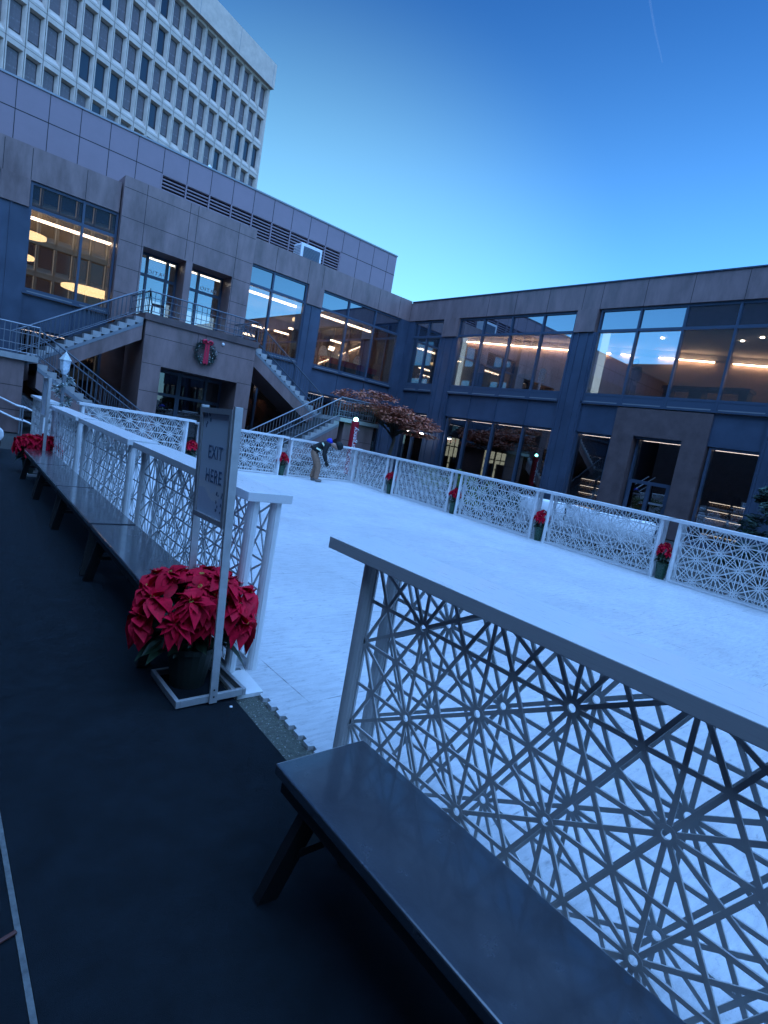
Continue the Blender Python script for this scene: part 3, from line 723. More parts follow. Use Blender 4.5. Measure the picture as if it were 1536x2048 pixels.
# ------------------------------------------------------------------ stairs, mirrored about x = 7.6
def stairs(mirror, label):
    X = (lambda x: 15.2 - x) if mirror else (lambda x: x)
    t = thing('stone_staircase', (X(12.7), 19, 0), label, 'staircase', 'stone staircases to the balcony')
    def bx(mb, x0, x1, *a): mb.box(min(X(x0), X(x1)), max(X(x0), X(x1)), *a)
    st = MB(); tr = MB(); br = MB(); RT, RN = .145, .237
    zt, zl = 4.22, 2.08
    n = 14; x0 = 9.62
    for k in range(n):                                  # upper flight, from balcony down and outwards
        z = zt - RT * (k + 1) * (zt - zl) / (n * RT)
        bx(st, x0 + RN * k, x0 + RN * (k + 1), 19.72, 19.95, z - .20, z)
        bx(tr, x0 + RN * k, x0 + RN * (k + 1), 19.951, 21.3, z - .35, z - .003)
    xl = 12.66
    m2 = 14; r2 = zl / m2
    for k in range(m2):                                 # lower flight, from landing down and inwards, in front
        z = zl - r2 * (k + 1)
        bx(st, xl - RN * (k + 1), xl - RN * k, 18.0, 18.22, z - .20, z)
        bx(tr, xl - RN * (k + 1), xl - RN * k, 18.221, 19.5, max(0, z - .33), z - .003)
    bx(st, xl, 14.62, 17.95, 21.35, zl - .13, zl + .02)
    st.build('steps', M['stairstone'], t); tr.build('treads', M['treadstone'], t)
    def strip(y0, y1, pts, dz0, dz1, mm, nm):
        mb = MB(); (xa, za), (xb, zb) = pts
        poly = [(X(xa), za + dz0), (X(xb), zb + dz0), (X(xb), zb + dz1), (X(xa), za + dz1)]
        if mirror: poly = poly[::-1]
        mb.prism(poly, y0, y1).build(nm, mm, t)
    up_ = ((9.62, zt - .05), (x0 + RN * n, zl - .02))
    strip(19.70, 19.94, up_, -.34, -.23, M['steel'], 'edge_trim'); strip(19.71, 21.28, up_, -.80, -.341, M['granite'], 'stringer')
    lo_ = ((xl, zl), (xl - RN * m2, .0))
    strip(17.98, 18.21, lo_, -.34, -.23, M['steel'], 'edge_trim'); strip(17.99, 19.48, lo_, -.80, -.341, M['granite'], 'stringer')
    w = MB(); bx(w, 12.95, 14.45, 18.05, 21.3, 0, zl - .14); w.build('landing_wall', M['granite'], t)
    w = MB()
    for z in (.6, 1.25): bx(w, 12.96, 14.44, 18.047, 18.06, z, z + .015)
    w.build('wall_joint', M['joint'], t)
    P = lambda x, y, z: (X(x), y, z)
    railing(t, [P(9.66, 19.8, zt), P(x0 + RN * n, 19.8, zl + .05)], h=.72)
    railing(t, [P(9.66, 21.25, zt), P(x0 + RN * n, 21.25, zl + .05)], h=.72)
    railing(t, [P(xl - RN * m2, 18.12, .05), P(xl, 18.12, zl)], h=.75, m=M['steel'] if not mirror else None)
    railing(t, [P(xl - RN * m2, 19.4, .05), P(xl, 19.4, zl)], h=.75, m=M['steel'] if not mirror else None)
    railing(t, [P(xl, 18.1, zl), P(14.5, 18.1, zl), P(14.5, 21.2, zl)], h=.80, step=.13, grid=True, m=M['steel'])
    return t
stairs(False, 'right hand stone staircase of two flights beside the maple tree and red pillar')
stairs(True, 'left hand stone staircase of two flights behind the snowy lamp post')
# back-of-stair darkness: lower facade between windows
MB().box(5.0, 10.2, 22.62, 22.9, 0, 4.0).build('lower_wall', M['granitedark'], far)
# ------------------------------------------------------------------ right wing (facade plane X = 18.75)
rt = thing('office_wing', (18.75, 8, 0), 'dark metal and granite wing along the right side with a long band of lit windows', 'building')
YE = -16.0; RP = 18.75
pitch = 7.0
w = MB(); w.box(18.68, 19.3, YE, 21.94, FH, 8.44); w.box(18.68, 36, 21.945, 40, FH, 8.40); w.box(19.3, 36, YE, 21.94, 8.2, 8.42)
caps = [(18.48, 19.42), (11.60, 12.44), (4.55, 5.38), (-2.45, -1.62), (-9.45, -8.62)]
for a, b in caps: w.box(18.62, 19.2, a, b, FT - .04, FH)
w.build('stone_parapet', M['granite'], rt)
w = MB()
for y in (16.93, 15.45, 13.87, 12.33, 11.59, 9.98, 8.45, 6.9, 5.4, 4.5, 2.9, 1.4, -.1): w.box(18.677, 18.70, y - .008, y + .008, FH, 8.43)
w.build('panel_joint', M['joint'], rt)
w = MB().box(18.64, 19.35, YE, 21.9, 8.441, 8.48).build('roof_coping', M['mullion'], rt)
for a, b in caps:
    a -= .08; b += .10; w = MB()
    w.box(18.70, 19.3, a, b, 0, FT - .045)
    for y in (a + .06, a + .30, b - .34, b - .10): w.box(18.66, 18.70, y, y + .05, 0, FT - .05)
    w.build('pilaster', M['bluemetal'], rt)
MB().box(18.72, 19.3, 21.54, 21.94, 0, FH).build('corner_pier', M['bluemetal'], rt)
def ybay(ys): bay(rt, ys, 'y', RP, ZS, 3.10)
ybay([21.56, 20.53, 19.46]); bays = []
for k in range(5):
    hi = 18.54 - pitch * k; bays.append([hi, hi - 1.5, hi - 3.02, hi - 4.58, hi - 6.06])
for b in bays: ybay(b)
lower(rt, [21.5, 20.5, 19.5], 'y', RP, 3.10)
lower(rt, [18.3, 17.06, 15.55, 13.98, 12.5], 'y', RP, 3.10)
lower(rt, [11.55, 10.1], 'y', RP, 3.10); lower(rt, [6.9, 5.40], 'y', RP, 3.10)
for b in bays[2:]: lower(rt, b, 'y', RP, 3.10)
# granite surround with shop door
w = MB(); w.box(18.71, 19.3, 9.30, 10.08, 0, 4.09); w.box(18.71, 19.3, 6.95, 7.70, 0, 4.09); w.box(18.71, 19.3, 7.70, 9.30, 3.17, 4.09)
w.build('door_surround', M['granitedark'], rt)
lower(rt, [9.28, 7.72], 'y', RP + .15, 3.15)
w = MB(); w.box(18.96, 19.06, 7.76, 9.24, 1.60, 1.72); w.box(18.96, 19.06, 8.44, 8.56, .02, 1.60); w.box(18.95, 18.99, 7.80, 7.92, .02, 1.6); w.box(18.95, 18.99, 9.1, 9.22, .02, 1.6)
dr = w.build('shop_door', M['bluemetal'], rt)
MB().box(18.90, 18.94, 7.88, 8.36, .98, 1.05).build('push_bar', M['sill'], dr)
# rooms of the right wing
r3 = MB().box(19.2, 30, YE, 21.4, 4.14, 4.2).build('room', M['infloor'], rt)
MB().box(19.2, 30, YE, 21.4, 6.9, 6.96).build('ceiling', M['inceil'], r3)
ow = MB(); pA, pB = (19.25, 18.45), (27.0, -.4)
def oblique(mb, t0, t1, th, z0, z1, off=0):
    d = Vector((pB[0] - pA[0], pB[1] - pA[1], 0)); n = Vector((d.y, -d.x, 0)).normalized()
    if n.x < 0: n = -n
    a = Vector((*pA, 0)) + d * t0 + n * off; b = Vector((*pA, 0)) + d * t1 + n * off
    mb.slab([(a.x, a.y), (b.x, b.y), (b.x + n.x * th, b.y + n.y * th), (a.x + n.x * th, a.y + n.y * th)], z0, z1)
oblique(ow, 0, 1, .12, 4.21, 6.62); ow.build('wall', M['inwallwarm'], r3)
cv = MB(); oblique(cv, 0, 1, .12, 6.70, 6.89, -.02); cv.build('cove', M['inceil'], r3)
st = MB()
for a, b in ((.0, .27), (.295, .315), (.335, .36), (.405, .50), (.53, .97)): oblique(st, a, b, .045, 6.585, 6.625, -.11)
st.build('strip_light', M['cove'], r3)
MB().box(19.0, 30, 21.3, 21.39, 4.21, 6.89).build('wall', M['inwall'], r3)
pr = MB()
for k in (2.4, 4.6): pass
MB().box(19.05, 19.25, 18.3, 18.5, 4.21, 6.85).build('glow_partition', M['glowpanel'], r3)  # partition is no lamp, its brightness is built in as emission
MB().box(19.05, 19.3, 11.30, 11.46, 4.21, 6.85).build('glow_partition', M['glowpanel'], r3)  # second partition, also glowing by itself instead of being lit
MB().lathe([(.22, 0), (.22, 2.6)], 16, (20.6, 13.1, 4.21)).build('column', M['inceil'], r3)
sp = MB()
for x, y in ((20.4, 9.9), (21, 7.5), (20.6, 6.8), (20.8, 17.0)): sp.lathe([(.06, 0), (.06, .02)], 12, (x, y, 6.87))
sp.build('downlight', M['spot'], r3)
bk = MB().box(29.8, 29.95, YE, 21.4, 4.21, 6.89).build('wall', M['inwall'], r3)
r4 = MB().box(19.3, 28, YE, 21.4, -.02, .01).build('room', M['infloor'], rt)
MB().box(19.3, 28, YE, 21.4, 3.30, 3.36).build('ceiling', M['inceil'], r4)
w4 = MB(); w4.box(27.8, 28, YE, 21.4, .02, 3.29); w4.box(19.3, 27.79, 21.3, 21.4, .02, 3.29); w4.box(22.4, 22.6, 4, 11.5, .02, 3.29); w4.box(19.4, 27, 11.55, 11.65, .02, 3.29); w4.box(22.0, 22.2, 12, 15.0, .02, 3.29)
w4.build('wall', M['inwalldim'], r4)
lw = MB(); lf = MB()
for x0, x1, z0, z1 in ((21.9, 22.5, .3, 2.28), (22.6, 23.2, .3, 2.28), (25.6, 26.5, .3, 1.95), (26.7, 27.6, .3, 1.95)):
    lw.box(x0, x1, 21.27, 21.29, z0, z1); m_ = (x0 + x1) / 2
    lf.box(m_ - .03, m_ + .03, 21.25, 21.268, z0, z1); lf.box(x0, x1, 21.252, 21.266, z0 + .55, z0 + .62); lf.box(x0, x1, 21.252, 21.266, z1 - .5, z1 - .44)
    lf.box(x0 + .05, x1 - .08, 21.1, 21.2, z0, z0 + .95)
lf.build('window_bars', M['mullion'], r4)
lw.build('lit_window', M['litwin'], r4)
MB().lathe([(.28, 0), (.28, 3.28)], 18, (20.6, 13.6, .01)).build('column', M['inceil'], r4)
# soffit spots near the corner
for i, (x, y, z, lab) in enumerate(((18.0, 19.9, 2.12, 'left one of two bright spot lamps under the maple crown'), (18.0, 18.9, 2.08, 'right one of two bright spot lamps under the maple crown'))):
    sp = thing('wall_spot', (x, y, z), lab, 'lamp', 'spot lamps near the inner corner')
    MB().lathe([(.09, .05), (.11, .09), (.05, .16)], 16).build('housing', M['mullion'], sp, local=True)
    MB().lathe([(.005, .01), (.095, .03), (.095, .05)], 16).build('lens', M['spot'], sp, local=True)
    MB().bar((0, 0, .13), (.85, 0, .13), .03, .03).build('arm', M['mullion'], sp, local=True)
# ------------------------------------------------------------------ tower
def tower(corner, d, cols, rows, ztop, pitch, floor, crown, label, wallm, winm, n_parts, seed, first_z, name='office_tower'):
    t = thing(name, (corner[0], corner[1], 0), label, 'building')
    d = Vector((d[0], d[1], 0)).normalized(); nrm = Vector((d.y, -d.x, 0))          # outward normal
    o = Vector((corner[0], corner[1], 0))
    P = lambda s, dep, z: tuple(o + d * s - nrm * dep + Vector((0, 0, z)))
    wb = MB(); q = []
    WX0, WX1 = .25, pitch - .26; ZB, ZT = .80, floor - .54
    for c in range(cols):
        for r in range(rows):
            s0 = -pitch * (c + 1); z0 = first_z - floor * r
            A = [P(s0 + .03, 0, z0 + .02), P(s0 + pitch - .03, 0, z0 + .02), P(s0 + pitch - .03, 0, z0 + floor - .02), P(s0 + .03, 0, z0 + floor - .02)]
            B = [P(s0 + .13, 0, z0 + .22), P(s0 + pitch - .13, 0, z0 + .22), P(s0 + pitch - .13, 0, z0 + floor - .40), P(s0 + .13, 0, z0 + floor - .40)]
            D = [P(s0 + WX0, .42, z0 + ZB), P(s0 + WX1, .42, z0 + ZB), P(s0 + WX1, .42, z0 + ZT), P(s0 + WX0, .42, z0 + ZT)]
            E_ = [P(s0 + .03, .06, z0 + .02), P(s0 + pitch - .03, .06, z0 + .02), P(s0 + pitch - .03, .06, z0 + floor - .02), P(s0 + .03, .06, z0 + floor - .02)]
            wb.add(A + B + D + E_, [f for k in range(4) for f in ((k, (k + 1) % 4, 4 + (k + 1) % 4, 4 + k), (4 + k, 4 + (k + 1) % 4, 8 + (k + 1) % 4, 8 + k), (12 + k, 12 + (k + 1) % 4, (k + 1) % 4, k))])
            q.append((c, r, s0, z0))
    Wd = pitch * cols; zb = first_z - floor * (rows - 1)
    def bx(mb, s0, s1, d0, d1, z0, z1):
        vs = [P(s0, d0, z0), P(s1, d0, z0), P(s1, d1, z0), P(s0, d1, z0), P(s0, d0, z1), P(s1, d0, z1), P(s1, d1, z1), P(s0, d1, z1)]
        mb.add(vs, [(0, 3, 2, 1), (4, 5, 6, 7), (0, 1, 5, 4), (1, 2, 6, 5), (2, 3, 7, 6), (3, 0, 4, 7)])
    bx(wb, .0, .25, .0, 20, 0, first_z + floor); bx(wb, -Wd - .25, -Wd, 0, 20, 0, first_z + floor)
    bx(wb, -Wd, 0, .5, 20, 0, first_z + floor); bx(wb, -Wd, 0, .02, .5, 0, zb)
    wb.build('wall', wallm, t)
    cr = MB(); bx(cr, -Wd - .5, .45, -.45, 20.3, ztop - crown, ztop); cr.build('crown', wallm, t)
    jn = MB()
    for k in range(0, cols, 4): bx(jn, -pitch * k - .02, -pitch * k + .02, -.455, -.44, ztop - crown + .02, ztop - .02)
    jn.build('crown_joint', M['steel'], t)
    rnd = random.Random(seed)
    sh = {}
    for key, mm in (('a', winm), ('b', M['towerglass2'])):
        me = bpy.data.meshes.new('window'); mb = MB()
        w2 = WX1 - WX0; h2 = ZT - ZB
        vs = [(0, 0, 0), (w2, 0, 0), (w2, 0, h2), (0, 0, h2)]
        me.from_pydata(vs, [], [(0, 1, 2, 3)]); me.materials.append(mm); sh[key] = me
        fm = bpy.data.meshes.new('window_frame'); mb = MB()
        for a in ((0, .05, 0, h2), (w2 - .05, w2, 0, h2), (.0501, w2 - .0501, 0, .05), (.0501, w2 - .0501, h2 - .05, h2)): mb.box(a[0], a[1], -.03, .01, a[2], a[3])
        fm.from_pydata(mb.v, [], mb.f); fm.materials.append(M['joint']); sh['f' + key] = fm
    rest = MB(); angz = math.atan2(d.y, d.x)
    if n_parts:
        def seen(e):
            x, y, dist = project(P(e[2] + pitch / 2, 0, e[3] + floor / 2))
            return (0 if (0 < x < 548 and 0 < y < 138 + .472 * x) else 1, dist)
        q.sort(key=seen)
    cnt = 0
    rest2 = MB()
    for c, r, s0, z0 in q:
        p = P(s0 + WX0, .40, z0 + ZB); b = rnd.random() < .16
        if cnt < n_parts:
            ob = bpy.data.objects.new('window', sh['b' if b else 'a']); COL.objects.link(ob); ob.parent = t
            ob.location = Vector(p) - o; ob.rotation_euler = (0, 0, angz); cnt += 1
            fo = bpy.data.objects.new('window_frame', sh['fb']); COL.objects.link(fo); fo.parent = ob
        else:
            (rest2 if b else rest).add([P(s0 + WX0, .40, z0 + ZB), P(s0 + WX1, .40, z0 + ZB), P(s0 + WX1, .40, z0 + ZT), P(s0 + WX0, .40, z0 + ZT)], [(0, 1, 2, 3)])
    if rest.f:
        ro = rest.build('windows', winm, t); ro['kind'] = 'stuff'
        rest2.mi = 0
        if rest2.f: r2o = rest2.build('dark_windows', M['towerglass2'], t); r2o['kind'] = 'stuff'
    return t
TS = 80 / 70.0
tc_ = (28.37 * TS, 63.99 * TS)
tzt = 1.6 + (39.86 - 1.6) * TS; tcr = (39.86 - 37.38) * TS; zfl = 3.12 * TS; tp = 1.332 * TS
fz = 1.6 + (37.0 - 1.6) * TS + .54 - zfl + .0
tower(tc_, (.92, .39), 27, 13, tzt, tp, zfl, tcr, 'tall pale concrete office tower with a grid of recessed windows above the left roof', M['concrete'], M['towerglass'], 95, 11, fz)
# blocks that stand behind and left of the camera (seen mirrored in the glass)
tower((-29.4, -38.0), (-1, 0), 26, 9, 34, 1.9, 3.7, 1.2, 'tan concrete office block behind the camera, mirrored in the left windows', M['tanconcrete'], M['towerglass2'], 0, 12, 28.5, name='office_block')
lb = thing('office_block', (-9, 2, 0), 'tall dark granite block left of the walkway, mirrored in the right hand windows', 'building')
w = MB().box(-30, -7, -24, 20.2, 0, 19); w.box(-30, -13.5, 20.21, 45, 0, 12.5); w.build('wall', M['granitedark'], lb)
w = MB()
for k in range(9):
    for r in range(4): w.box(-7, -6.96, -22 + 4 * k, -19.4 + 4 * k, 2.2 + 4.2 * r, 4.9 + 4.2 * r)
w.build('window_band', M['spandrel'], lb)
# ------------------------------------------------------------------ trees and plants
def crown_leaves(mb, rnd, clumps, n, size, flat=.5, long=1.8):
    for k in range(n):
        c, r = rnd.choice(clumps)
        while True:
            v = Vector((rnd.uniform(-1, 1), rnd.uniform(-1, 1), rnd.uniform(-1, 1)))
            if v.length < 1: break
        p = Vector(c) + Vector((v.x * r[0], v.y * r[1], v.z * r[2]))
        d = Vector((rnd.gauss(0, 1), rnd.gauss(0, 1), rnd.gauss(0, flat))).normalized(); s = size * rnd.uniform(.6, 1.3)
        sd = d.cross(Vector((rnd.gauss(0, .5), rnd.gauss(0, .5), 1))).normalized()
        mb.add([p - d * s * .5 * long, p + sd * s * .4, p + d * s * .5 * long, p - sd * s * .4], [(0, 1, 2, 3)])
rnd = random.Random(5)
mt = thing('maple_tree', (15.4, 18.0, 0), 'low spreading japanese maple with rusty red leaves in the inner corner', 'tree')
tb = MB(); tb.tube([(15.45, 18, 0), (15.5, 18, .9), (15.62, 18, 1.6), (15.55, 18, 2.1)], [.10, .08, .065, .05], 8)
clumps = []
for k in range(44):
    f = k / 43.0; x = 13.5 + 4.05 * f + rnd.uniform(-.3, .3); y = 18 + rnd.uniform(-1.2, 1.2); z = 2.98 - .74 * f + rnd.uniform(-.32, .30)
    if abs(f - .45) < .3: z += rnd.uniform(-.25, .15)
    clumps.append(((x, y, z), (rnd.uniform(.45, .8), rnd.uniform(.4, .7), rnd.uniform(.07, .16))))
    tb.tube([(15.55, 18, rnd.uniform(1.6, 2.1)), ((15.55 + x) / 2, (18 + y) / 2, (1.9 + z) / 2 + .12), (x, y, z)], [.03, .02, .008], 5)
tb.build('trunk', M['bark'], mt, smooth=True)
cb = MB(); crown_leaves(cb, rnd, clumps, 9500, .078, flat=.25, long=1.9); cb.build('crown', M['maple'], mt)
es = thing('evergreen_shrub', (13.1, 3.25, 0), 'dark green evergreen shrub at the right edge behind the rink barrier', 'shrub')
cl = []
for k in range(34):
    z = rnd.uniform(.25, 1.9); r = .72 * (1 - (z - .25) / 2.3); a = rnd.uniform(0, 6.283)
    cl.append(((13.1 + r * math.cos(a), 3.25 + r * math.sin(a), z), (.24, .24, .10)))
cb = MB(); crown_leaves(cb, rnd, cl, 4200, .055, flat=.3, long=2.6); cb.build('foliage', M['evergreen'], es)
MB().tube([(13.1, 3.25, 0), (13.1, 3.25, 1.8)], [.05, .015], 6).build('stem', M['bark'], es)
for (x, y, zt, rr, lab) in ((12.2, 11.6, .98, .55, 'yellow green hedge shrub behind the right barrier, farther one'), (12.0, 10.3, .85, .55, 'yellow green hedge shrub behind the right barrier, nearer one'), (12.1, 9.2, .72, .5, 'darker low shrub right of the yellow green hedge shrubs')):
    hs = thing('hedge_shrub', (x, y, 0), lab, 'shrub', 'low shrubs behind the right barrier')
    cl = [((x + rnd.uniform(-rr, rr), y + rnd.uniform(-rr, rr) * 1.2, rnd.uniform(.25, zt)), (.2, .2, .14)) for k in range(24)]
    cb = MB(); crown_leaves(cb, rnd, cl, 1500, .06, flat=.8, long=1.5); cb.build('foliage', M['hedge'] if zt > .8 else M['evergreen'], hs)
    MB().tube([(x, y, 0), (x, y, .5)], .03, 6).build('stem', M['bark'], hs)
# ------------------------------------------------------------------ red call pillar
rp = thing('call_pillar', (12.93, 17.3, 0), 'red emergency call pillar with a glowing teal beacon on top beside the right stair', 'pillar')
MB().lathe([(.17, 0), (.17, .1), (.15, .12), (.15, 2.0), (.14, 2.04), (.02, 2.05)], 24).build('column', M['redpaint'], rp, local=True, smooth=False)
MB().lathe([(.06, 2.05), (.085, 2.07), (.085, 2.14), (.05, 2.18), (.005, 2.19)], 16).build('beacon', M['teal'], rp, local=True)
tx = text('lettering', 'Emergency', .26, M['textwhite'], rp, (0, 0, 0), (0, 0, 0), .003)
nrm = Vector((-12.93, -17.3, 0)).normalized()
a_ = math.atan2(nrm.y, nrm.x)
tx.rotation_mode = 'QUATERNION'
mx = Matrix((Vector((0, 0, 1)), Vector((0, 0, 1)).cross(Vector((0, 0, 1))) , nrm)).transposed()
xa = Vector((0, 0, 1)); za = Vector((math.cos(a_ + .35), math.sin(a_ + .35), 0)); ya = za.cross(xa)
tx.rotation_quaternion = Matrix((xa, ya, za)).transposed().to_quaternion(); tx.location = za * .151 + Vector((0, 0, 1.25))
# ------------------------------------------------------------------ snowy lamp post
lp = thing('lamp_post', (2.50, 14.1, 0), 'frosted white lamp post wound with a snowy garland at the far left', 'lamp')
MB().tube([(2.5, 14.1, 0), (2.5, 14.1, 1.72)], [.045, .035], 10).build('pole', M['steel'], lp)
ln = MB().lathe([(.04, 1.74), (.09, 1.84), (.105, 2.05), (.08, 2.055)], 6, (2.5, 14.1, 0)).build('lantern', M['lampglass'], lp)
MB().lathe([(.125, 2.052), (.10, 2.09), (.04, 2.18), (.012, 2.22), (.005, 2.26)], 6, (2.5, 14.1, 0)).build('cap', M['frost'], ln)
gb = MB(); gd = MB()
for k in range(420):
    f = rnd.random(); z = .75 + .98 * f; a = f * 14 + rnd.uniform(-.4, .4)
    rr = .10 + rnd.uniform(-.04, .07)
    p = Vector((2.5 + rr * math.cos(a), 14.1 + rr * math.sin(a), z + rnd.uniform(-.04, .04)))
    d = Vector((math.cos(a) + rnd.uniform(-.8, .8), math.sin(a) + rnd.uniform(-.8, .8), rnd.uniform(-.8, .8)))
    leaf(gb if k % 3 else gd, p, d, .10, .045, .2)
gb.build('garland', M['frost'], lp); gd.build('garland_greens', M['wreath'], lp)
# ------------------------------------------------------------------ ramp handrails
for i, (dy, lab) in enumerate(((0, 'shiny metal ramp handrail at the far left edge, nearer of two'), (.45, 'shiny metal ramp handrail at the far left edge, farther of two'))):
    hr = thing('handrail', (1.6, 17.5 + dy, 0), lab, 'handrail', 'ramp handrails at the far left')
    mb = MB()
    def hz(x, z): return z - .40 * (x - 1.71)
    for z in (.915, .56): mb.tube([(-1.5, 17.5 + dy, hz(-1.5, z)), (2.1, 17.5 + dy, hz(2.1, z)), (2.32, 17.5 + dy, hz(2.1, z) - .03), (2.50, 17.5 + dy, hz(2.1, z) - .10)], .022, 8)
    mb.build('rails', M['whiteplastic'], hr)
    for x in (-.4, .9, 2.24): MB().tube([(x, 17.5 + dy, -.02), (x, 17.5 + dy, hz(min(x, 2.1), .915))], .02, 8).build('post', M['steel'], hr)
# ------------------------------------------------------------------ white utility cart at the far left
ct = thing('utility_cart', (.40, 13.0, 0), 'white utility cart with a dark tyre, cut by the left frame edge beyond the benches', 'cart')
MB().prism([(-.7, .30), (1.28, .30), (1.34, .38), (1.33, .50), (1.26, .56), (.9, .60), (-.7, .60)], 12.5, 13.6).build('body', M['whiteplastic'], ct, bevel=.03)
MB().prism([(-.6, .601), (1.12, .601), (1.22, .68), (1.23, .78), (1.12, .88), (.9, .93), (-.6, .93)], 12.6, 13.5).build('hood', M['whiteplastic'], ct, bevel=.04)
for y in (12.48, 13.5):
    for x in (-.25, 1.02):
        wh = MB().lathe([(.10, -.06), (.19, -.055), (.2, 0), (.19, .055), (.10, .06)], 20).build('wheel', M['rubber'], ct, local=True)
        wh.location = (x - .45, y + .03 - 13.0, .2); wh.rotation_euler = (R(90), 0, 0)
        MB().lathe([(.005, -.062), (.11, -.064), (.11, .064), (.005, .062)], 16).build('rim', M['whiteplastic'], wh, local=True)
MB().box(-.7, 1.30, 12.55, 13.55, .20, .299).build('chassis', M['rubber'], ct)
# ------------------------------------------------------------------ white curved outdoor sofas
def sofa(loc, rz, R0, a0, a1, label, h):
    t = thing('outdoor_sofa', loc, label, 'sofa', 'white curved outdoor sofas behind the right barrier', rz)
    def arc(r0, r1, z0, z1, nm, p0=a0, p1=a1):
        n = 18; mb = MB(); vs = []; fs = []
        prof = [(r0, z0), (r1, z0), (r1, z1 - .06), (r1 - .05, z1 - .01), ((r0 + r1) / 2, z1), (r0 + .05, z1 - .01), (r0, z1 - .06)]
        m_ = len(prof)
        for i in range(n + 1):
            a = R(p0 + (p1 - p0) * i / n)
            for r, z in prof: vs.append((r * math.cos(a), r * math.sin(a), z))
        for i in range(n):
            for k in range(m_): fs.append((i * m_ + k, i * m_ + (k + 1) % m_, (i + 1) * m_ + (k + 1) % m_, (i + 1) * m_ + k))
        fs.append(tuple(range(m_))[::-1]); fs.append(tuple(n * m_ + k for k in range(m_)))
        mb.add(vs, fs); return mb.build(nm, M['whiteplastic'], t, local=True, smooth=True)
    arc(R0 - .75, R0 - .18, .02, h * .58, 'seat'); arc(R0 - .17, R0 + .12, .02, h, 'backrest')
    return t
sofa((13.9, 6.6, 0), 0, 1.35, 130, 232, 'longer white curved sofa seen through the lattice right of centre', .78)
sofa((13.7, 8.6, 0), 0, 1.2, 150, 225, 'shorter white curved sofa behind the gap with the poinsettia', .78)
# ------------------------------------------------------------------ roof unit, skylight
ac = thing('air_conditioner', (12.6, 22.35, 8.5), 'pale air conditioning unit on the ledge in front of the louvres', 'air conditioner')
MB().box(12.18, 13.22, 22.1, 22.75, 8.5, 9.10).build('casing', M['whiteplastic'], ac, bevel=.02)
mb = MB(); mb.box(12.30, 13.12, 22.085, 22.099, 8.5, 8.98); gr = mb.build('grille', M['bluemetal'], ac)
mb = MB()
for k in range(9): mb.box(12.31, 13.11, 22.075, 22.084, 8.52 + .05 * k, 8.535 + .05 * k)
mb.build('grille_bars', M['steel'], gr)
mb = MB()
for k in range(7): mb.box(12.172, 12.179, 22.16, 22.70, 8.58 + .065 * k, 8.60 + .065 * k)
mb.build('side_vents', M['steel'], ac)
sk = thing('skylight', (9.5, 26.5, 10.6), 'pale pyramid skylight peeking over the grey upper storey in front of the tower', 'skylight')
MB().add([(8.4, 25.4, 10.7), (10.6, 25.4, 10.7), (10.6, 27.6, 10.7), (8.4, 27.6, 10.7), (9.5, 26.5, 12.1)], [(0, 1, 4), (1, 2, 4), (2, 3, 4), (3, 0, 4)]).build('glazing', M['lampglass'], sk)
MB().box(8.35, 10.65, 25.35, 27.65, 10.4, 10.699).build('kerb', M['panel'], sk)
# ------------------------------------------------------------------ things inside the rooms
tbl = thing('banquet_table', (16.0, 22.6, 4.2), 'long table under a red cloth in the upper corner window', 'table')
MB().box(14.4, 17.5, 22.38, 22.9, 4.60, 4.86).build('tablecloth', M['redcloth'], tbl)
MB().box(14.45, 17.45, 22.43, 22.85, 4.20, 4.599).build('base', M['furniture'], tbl)
def oval_chair(x, label):
    t = thing('oval_chair', (x, 23.3, 4.2), label, 'chair', 'white oval back chairs behind the red table')
    mb = MB(); n = 20; pts = []
    for k in range(n):
        a = 2 * math.pi * k / n; pts.append((.24 * math.cos(a), .90 + .36 * math.sin(a)))
    mb.prism(pts, .20, .24); mb.build('backrest', M['chairwhite'], t, local=True)
    MB().lathe([(.02, .42), (.25, .43), (.25, .47), (.02, .48)], 16).build('seat', M['chairwhite'], t, local=True)
    for sx in (-.18, .18):
        for sy in (-.16, .18): MB().tube([(sx, sy, 0), (sx, sy, .43)], .018, 6).build('leg', M['chairwhite'], t, local=True)
    return t
cs = ('leftmost', 'second from left', 'third from left', 'rightmost')
c0 = oval_chair(14.95, 'leftmost white oval back chair at the red table')
for x, w_ in zip((15.70, 16.28, 17.05), cs[1:]): dup(c0, (x, 23.3, 4.2), 0, w_ + ' white oval back chair at the red table')
tv = thing('wall_picture', (20.4, 16.6, 5.2), 'dark framed picture on the upper wall behind the dark armchairs', 'picture')
fr = MB(); fr.box(20.2, 20.26, 15.8, 18.0, 4.65, 5.72); fr.build('frame', M['furniture'], tv); MB().box(20.19, 20.199, 15.88, 17.92, 4.73, 5.64).build('canvas', M['towerglass2'], tv)
def armchair(x, y, label):
    t = thing('armchair', (x, y, 4.2), label, 'armchair', 'dark armchairs in the upper lounge')
    MB().box(-.4, .4, -.45, .45, .12, .45).build('seat', M['furniture'], t, local=True, bevel=.04)
    MB().box(-.45, -.28, -.5, .5, .3, 1.0).build('backrest', M['furniture'], t, local=True, bevel=.05)
    for s in (-1, 1): MB().box(-.3, .42, min(s * .46, s * .6), max(s * .46, s * .6), .12, .65).build('armrest', M['furniture'], t, local=True, bevel=.03)
    return t
a0 = armchair(19.55, 17.0, 'dark armchair left of the pair below the framed picture')
dup(a0, (19.55, 14.9, 4.2), 0, 'dark armchair right of the pair below the framed picture')
lpn = thing('floor_lamp', (19.5, 14.05, 4.2), 'slim white floor lamp in the upper lounge window', 'lamp')
MB().tube([(0, 0, 0), (0, 0, .75)], .02, 8).build('pole', M['whiteplastic'], lpn, local=True)
MB().lathe([(.15, 0), (.15, .02), (.02, .03)], 14).build('foot', M['whiteplastic'], lpn, local=True)
